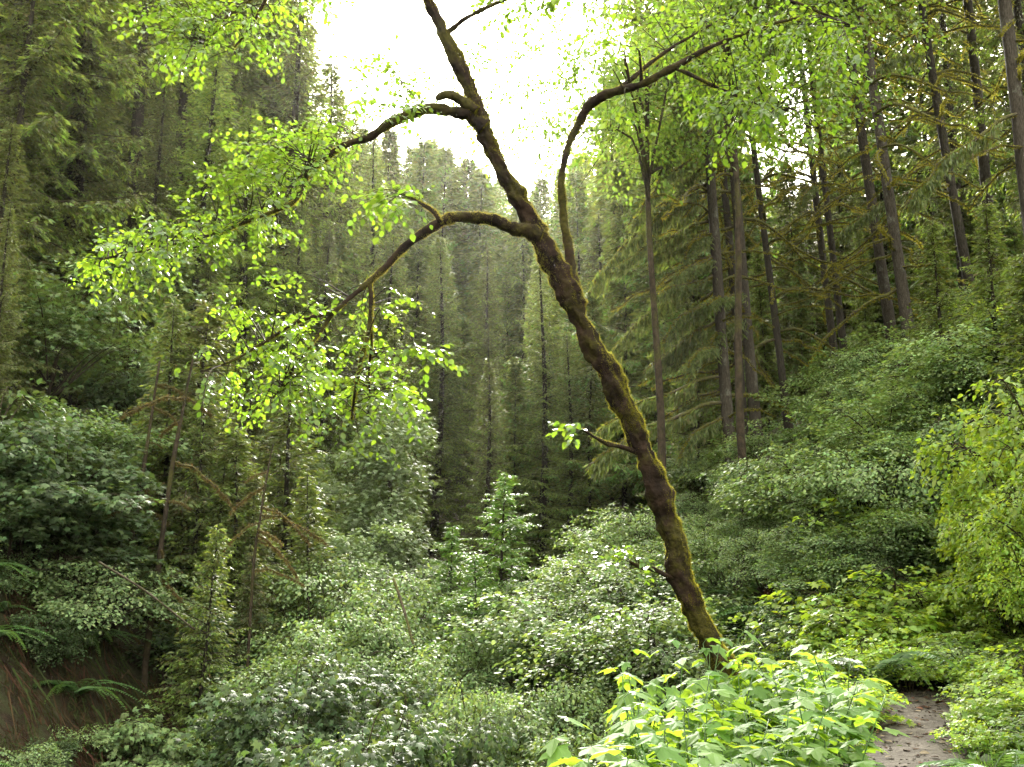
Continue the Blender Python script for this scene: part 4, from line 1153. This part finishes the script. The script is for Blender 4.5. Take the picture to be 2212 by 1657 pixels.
# ------------------------------------------------------------------ the leaning mossy tree
def leaning_tree():
    g = rng(500)
    D0 = 8.8
    def dep(py): return 8.8 - .9 * (1440 - py) / 1440.0     # leans a little towards the viewer
    tr = [(1600, 1560, 42), (1560, 1440, 38), (1490, 1290, 35), (1442, 1130, 34), (1385, 970, 35), (1325, 830, 36), (1252, 690, 33), (1222, 620, 38), (1165, 510, 31), (1112, 415, 30),
          (1060, 320, 26), (1030, 235, 25), (1000, 160, 22), (958, 70, 20), (925, 0, 19), (885, -90, 16), (840, -200, 12), (810, -330, 6)]
    P = np.array([np.append(W(px, py, dep(py)), .61 * r * mpp(dep(py))) for px, py, r in tr])
    # foot down to the ground
    f = P[0].copy(); f[:3] += (P[0] - P[1])[:3] / np.linalg.norm((P[0] - P[1])[:3]) * 0.5
    gz = H(f[0], f[1]); 
    foot = P[0].copy(); k = (P[0][2] - gz + .25) / (P[1][2] - P[0][2]); foot[:3] = P[0][:3] + (P[0] - P[1])[:3] * max(k, .1); foot[3] *= 1.3
    P = np.vstack([foot, P])
    root = foot[:3].copy()
    o = empty('leaning_tree', tuple(root)); tag(o, 'leaning mossy broadleaf tree in the foreground, its trunk crossing the bright sky gap', 'tree')
    Q = spline(P, 420); Q[:, :3] -= root
    ph = g.uniform(0, 6, 8)
    def bump(t, a, p):
        return (1 + .03 * np.sin(41 * t + 1.0 * a + ph[0]) + .03 * np.sin(73 * t + 2 * a + ph[1]) + .02 * np.sin(127 * t - 3 * a + ph[2]) + .05 * np.sin(211 * t + 4 * a + ph[3])
                + .30 * np.maximum(0, np.sin(a)) * np.maximum(0, np.sin(88 * t + 4 * np.sin(13 * t))) ** 2 + .16 * np.maximum(0, -np.sin(a)) * np.maximum(0, np.sin(120 * t + 3 * np.sin(21 * t))) ** 2
                + .05 * np.sin(5 * a + 19 * t + ph[4]) + .04 * np.sin(9 * a - 60 * t + ph[5]))
    b = MB()
    V, F = tube(Q[:, :3], Q[:, 3], 44, bump)
    from mathutils import noise
    ctr = np.vstack([np.repeat(Q[:, :3], 44, 0), Q[:1, :3], Q[-1:, :3]])
    nz = np.array([1 + .42 * noise.noise(Vector(v) * 3.6) + .30 * noise.noise(Vector(v) * 10.0 + Vector((3, 1, 7))) + .20 * noise.noise(Vector(v) * 24.0) for v in V])
    V = ctr + (V - ctr) * np.clip(nz, .6, 1.6)[:, None]
    b.add(V, F)
    tk = link('trunk', b.mesh('leaning_trunk', [M['barkmoss']]), o)
    def fuzz(V, F, n, lmin, lmax, down=.5, name='moss', par=tk, clump=True):
        tri = V[F]
        ar = np.linalg.norm(np.cross(tri[:, 1] - tri[:, 0], tri[:, 2] - tri[:, 0]), axis=1)
        idx = g.choice(len(F), n, p=ar / ar.sum())
        u = g.random((n, 2)); sw = u.sum(1) > 1; u[sw] = 1 - u[sw]
        q = tri[idx, 0] + u[:, :1] * (tri[idx, 1] - tri[idx, 0]) + u[:, 1:] * (tri[idx, 2] - tri[idx, 0])
        nn = nrm(np.cross(tri[idx, 1] - tri[idx, 0], tri[idx, 2] - tri[idx, 0]))
        c_ = np.sin(q[:, 0] * 9 + 3 * np.sin(q[:, 2] * 5)) * np.sin(q[:, 2] * 7 + 2 * np.sin(q[:, 0] * 6) + 1) + .6 * nn[:, 0] + .5 * nn[:, 2] + .25 * np.abs(nn[:, 0])
        c_ = c_ - 1.15 * np.maximum(0, -nn[:, 1]) + .35 * np.abs(nn[:, 0])  # moss thinned towards the viewer, shaping a dark front and bright rim
        keep = c_ > g.normal(-.05, .35, n)
        q, nn, c_ = q[keep], nn[keep], c_[keep]; m = len(q)
        dd = nn * g.uniform(.5, 1.1, m)[:, None] + g.normal(0, .35, (m, 3)) + np.array((0, 0, -down))
        X, Y, Z = axes(dd, rand_unit(g, m))
        ln = g.uniform(lmin, lmax, m) * (.6 + .5 * np.clip(c_ + .5, 0, 1.5))
        bb = MB(); bb.add(*inst(*NEEDLE, q - nn * .004, X, Y, Z, np.stack([g.uniform(.0018, .0040, m), ln, ln], -1)))
        return link(name, bb.mesh('moss_fuzz', [M['fuzz']]), par)
    fuzz(V, F, 170000, .008, .026)
    # limbs
    limbs = {}
    def limb(key, pts, dpts, name='limb', fz=5000, parent=o):
        n = len(pts)
        dd = np.interp(np.linspace(0, 1, n), np.linspace(0, 1, len(dpts)), dpts)
        L = np.array([np.append(W(px, py, y), (.80 * r if r > 5 else r) * mpp(y)) for (px, py, r), y in zip(pts, dd)])
        Lq = spline(L, max(24, n * 6)); Lq[:, 3] = np.maximum(Lq[:, 3], .004); Lq[:, :3] -= root
        lb = MB(); p1 = g.uniform(0, 6, 3)
        ln = np.linalg.norm(np.diff(Lq[:, :3], axis=0), axis=1).sum()
        V, F = tube(Lq[:, :3], Lq[:, 3], 12, lambda t, a, p: 1 + .14 * np.sin(14 * ln * t + a + p1[0]) + .10 * np.sin(27 * ln * t + 2 * a + p1[1]) + .08 * np.sin(47 * ln * t - 2 * a + p1[2]))
        lb.add(V, F)
        ob = link(name, lb.mesh(name + '_wood', [M['barkmoss']]), parent)
        if fz: fuzz(V, F, fz * 3, .007, .022, .45, 'moss', ob)
        limbs[key] = (Lq, ob)
        return ob
    limb('up_left', [(1048, 275, 24), (1024, 256, 20), (998, 245, 17), (960, 238, 16), (905, 238, 16), (850, 263, 14), (800, 295, 11), (750, 312, 9), (692, 350, 10), (668, 372, 8), (652, 410, 6), (628, 442, 6), (560, 468, 4), (480, 500, 3.5), (400, 522, 3), (300, 545, 2), (220, 560, 1.5)], [8.05, 8.0, 7.8, 7.4, 7.0], fz=6500)
    limb('low_left', [(1168, 512, 26), (1130, 497, 21), (1095, 489, 17), (1050, 472, 16), (990, 470, 15), (940, 486, 14), (880, 530, 11), (830, 578, 9), (795, 612, 8), (755, 643, 6), (722, 672, 7), (650, 692, 4), (570, 740, 3), (500, 780, 2.5), (440, 802, 2)], [8.2, 8.1, 7.8, 7.4, 7.0], fz=7500)
    limb('hang_a', [(797, 610, 7), (802, 650, 6), (797, 710, 5), (782, 770, 4), (766, 850, 3), (760, 905, 2)], [7.7, 7.6, 7.5], 'branch', 2200)
    limb('hang_b', [(800, 690, 4), (803, 740, 3), (797, 800, 2.5), (800, 860, 2)], [7.65, 7.8], 'branch', 500)
    limb('hang_c', [(722, 672, 5), (690, 720, 3), (640, 790, 2.5), (590, 860, 2)], [7.5, 7.2], 'branch', 500)
    limb('snag', [(950, 480, 8), (938, 458, 5), (915, 442, 4), (888, 428, 2.5)], [7.9, 8.0], 'branch', 900)
    limb('right', [(1234, 655, 26), (1236, 600, 17), (1228, 540, 13), (1219, 480, 11), (1213, 420, 11), (1216, 360, 9), (1232, 305, 10), (1256, 255, 12), (1285, 216, 15), (1340, 196, 12), (1400, 176, 10), (1455, 145, 11), (1540, 100, 6), (1640, 60, 4), (1760, 30, 2.5)], [8.3, 8.35, 8.3, 8.1, 8.0], fz=6500)
    limb('right_b', [(1335, 198, 9), (1362, 172, 7), (1395, 145, 6), (1440, 110, 4), (1490, 80, 3), (1560, 40, 2)], [8.2, 8.4], 'branch', 1500)
    limb('right_c', [(1360, 175, 4), (1352, 140, 3.5), (1348, 110, 2)], [8.2, 8.1], 'branch', 200)
    limb('right_d', [(1385, 178, 4), (1384, 140, 3), (1380, 105, 2)], [8.15, 8.0], 'branch', 200)
    limb('right_e', [(1455, 145, 6), (1530, 180, 4), (1610, 215, 3), (1700, 240, 2)], [8.1, 7.6], 'branch', 800)
    limb('stub', [(1030, 238, 15), (1005, 222, 14), (985, 210, 14), (962, 206, 12), (942, 214, 8)], [8.0, 7.95], 'stub', 1600)
    limb('top_right', [(968, 70, 8), (985, 55, 7), (1010, 38, 6), (1055, 14, 5), (1120, -8, 4), (1220, -20, 2)], [7.95, 7.8], fz=900)
    limb('top_left', [(880, -95, 8), (800, -95, 7), (690, -70, 6), (590, -30, 5), (510, 20, 4), (450, 75, 3), (420, 130, 2)], [7.9, 7.2], fz=600)
    limb('top_left_b', [(590, -30, 4), (540, 60, 3), (500, 110, 2)], [7.3, 7.5], 'branch', 200)
    limb('over_right', [(860, -150, 9), (1000, -120, 8), (1250, -90, 7), (1500, -50, 5), (1700, 0, 4), (1850, 60, 2)], [7.9, 7.6, 7.2], fz=600)
    limb('low_twig', [(1474, 1256, 8), (1440, 1243, 6), (1410, 1230, 5), (1385, 1226, 4), (1362, 1214, 3)], [8.7, 8.4], 'branch', 500)
    limb('mid_twig', [(1384, 980, 8), (1340, 965, 6), (1312, 958, 5), (1285, 945, 3), (1255, 925, 2)], [8.5, 8.2], 'branch', 500)
    # leafy twigs: each grows from a limb to a spot inside a foliage mass
    def leafy(keys, ell, n, size=.054, dd=(-1.0, 1.0), sid=4):
        cx, cy, rx, ry = ell
        rx *= 1.08; ry *= 1.12
        n = max(2, int(round(n * (.7 if keys[0] in ('low_left', 'right') else .95))))
        b = MB()
        nodes = np.concatenate([limbs[k][0][len(limbs[k][0]) // 5:, :3] for k in keys])
        hosts = limbs[keys[0]][1]
        for _ in range(n):
            a = g.uniform(0, 6.28); r = math.sqrt(g.random())
            px, py = cx + rx * r * math.cos(a), cy + ry * r * math.sin(a)
            base_y = nodes[np.argmin(np.hypot(*(np.stack([nodes[:, 0], nodes[:, 2]], -1) - (W(px, py, 7.6) - root)[[0, 2]]).T)), 1] + root[1]
            e = W(px, py, base_y + g.uniform(*dd)) - root
            ds = np.linalg.norm(nodes - e, axis=1)
            s0 = nodes[g.choice(np.argsort(ds)[:6])]
            md = (s0 + e) / 2 + np.array((0, 0, .10 * np.linalg.norm(e - s0))) + g.normal(0, .02, 3)
            tw = spline(np.stack([s0, md, e]), 9)
            Ltw = np.linalg.norm(e - s0)
            b.add(*tube(tw, np.linspace(.005 + .002 * Ltw, .0015, 9), 4, cap=False), 1)
            starts = [(tw[4:], 1.0)]
            td = nrm(tw[-1] - tw[5])
            for s in range(sid):
                q = tw[int(g.integers(4, 9))]
                d = nrm(td * .6 + g.normal(0, .6, 3) * (1, 1, .45) + np.array((0, 0, -.12))); l_ = g.uniform(.12, .30)
                sub = np.stack([q, q + d * l_ * .35 + (0, 0, .01), q + d * l_ * .7, q + d * l_ + (0, 0, -.03 * l_)])
                b.add(*tube(sub, [.002, .0017, .0014, .001], 3, cap=False), 1)
                starts.append((sub, .9))
            for pts, k in starts:
                pts = spline(pts, 9)
                ln = np.linalg.norm(np.diff(pts, axis=0), axis=1).sum()
                m = int(np.clip(ln / .036, 4, 16))
                u = np.linspace(.15, 1, m) * 8; i0 = np.minimum(u.astype(int), 7)
                q = pts[i0] + (pts[i0 + 1] - pts[i0]) * (u - i0)[:, None]
                td2 = nrm(pts[i0 + 1] - pts[i0])
                sd2 = np.where(np.arange(m) % 2, 1.0, -1.0)[:, None]
                lat = nrm(np.cross(td2, (0, 0, 1.0)) + 1e-3)
                d = nrm(td2 * .7 + lat * sd2 * g.uniform(.4, 1, (m, 1)) + g.normal(0, .22, (m, 3)) + np.array((0, 0, -.30)))
                nn = nrm(np.array((0, 0, 1.0)) + g.normal(0, .42, (m, 3)))
                x, y, z = axes(d, nn)
                b.add(*inst(*OVAL, q + d * .012, x, y, z, size * g.uniform(.55, 1.2, m) * k), mat=0)
        link('foliage', b.mesh('tree_foliage', [M['near'], M['twig']]), hosts)
    LL = ['low_left', 'hang_a', 'hang_b', 'hang_c']
    leafy(LL, (590, 690, 130, 85), 26); leafy(LL, (560, 800, 130, 90), 28); leafy(LL, (700, 780, 130, 110), 34); leafy(LL, (790, 800, 60, 90), 17); leafy(LL, (500, 880, 70, 40), 8); leafy(LL, (760, 910, 90, 60), 14)
    leafy(['hang_a'], (850, 660, 60, 40), 5, sid=2); leafy(['hang_b'], (948, 770, 26, 20), 4, .07, (-.2, .2)); leafy(['hang_b'], (890, 870, 30, 25), 3, .075)
    leafy(['snag'], (840, 420, 60, 35), 8, .075)
    leafy(['up_left'], (560, 380, 130, 70), 32); leafy(['up_left'], (440, 500, 150, 45), 36); leafy(['up_left'], (270, 560, 110, 55), 20); leafy(['up_left'], (690, 330, 90, 60), 18); leafy(['up_left'], (620, 300, 110, 40), 12)
    leafy(['up_left', 'stub'], (820, 185, 120, 75), 20, .055)
    leafy(['top_left', 'top_left_b'], (400, 50, 110, 80), 30); leafy(['top_left', 'top_left_b'], (520, 60, 100, 80), 24); leafy(['top_left'], (680, 20, 110, 50), 10); leafy(['top_left', 'top_left_b'], (370, 130, 60, 40), 8)
    leafy(['top_right', 'over_right'], (1130, 5, 110, 18), 6, .07)
    RR = ['right', 'right_b', 'right_e', 'over_right']
    leafy(RR, (1400, 60, 130, 90), 34, .054); leafy(RR, (1550, 110, 150, 110), 46, .054); leafy(RR, (1700, 100, 140, 110), 42, .054); leafy(RR, (1580, 250, 100, 60), 26, .072); leafy(RR, (1700, 270, 110, 55), 16, .054); leafy(RR, (1800, 130, 70, 90), 12, .06)
    leafy(['right'], (1330, 270, 30, 40), 3, .07)
    leafy(['low_twig'], (1370, 1215, 70, 22), 6, .08, (-.3, .3), 2); leafy(['mid_twig'], (1240, 935, 40, 22), 4, .075, (-.3, .3), 2)
leaning_tree()

# ------------------------------------------------------------------ air
if HAZE:
    m, n, l = mat('valley_air')
    n.remove(n['Principled BSDF'])
    v = n.new('ShaderNodeVolumePrincipled')
    v.inputs['Color'].default_value = (1.0, .985, .90, 1)
    v.inputs['Density'].default_value = HAZE
    v.inputs['Anisotropy'].default_value = .75
    l.new(v.outputs[0], n['Material Output'].inputs['Volume'])
    V = np.array([(x, y, z) for x in (-260, 260) for y in (-80, 340) for z in (-20, 190)], float)
    F = np.array([(0, 1, 3), (0, 3, 2), (4, 6, 7), (4, 7, 5), (0, 4, 5), (0, 5, 1), (2, 3, 7), (2, 7, 6), (0, 2, 6), (0, 6, 4), (1, 5, 7), (1, 7, 3)])
    b = MB(); b.add(V, F)
    o = link('haze', b.mesh('haze', [m], smooth=False)); tag(o, 'pale bright haze filling the valley air', 'haze', kind='stuff')
print('objects', len(S.objects))
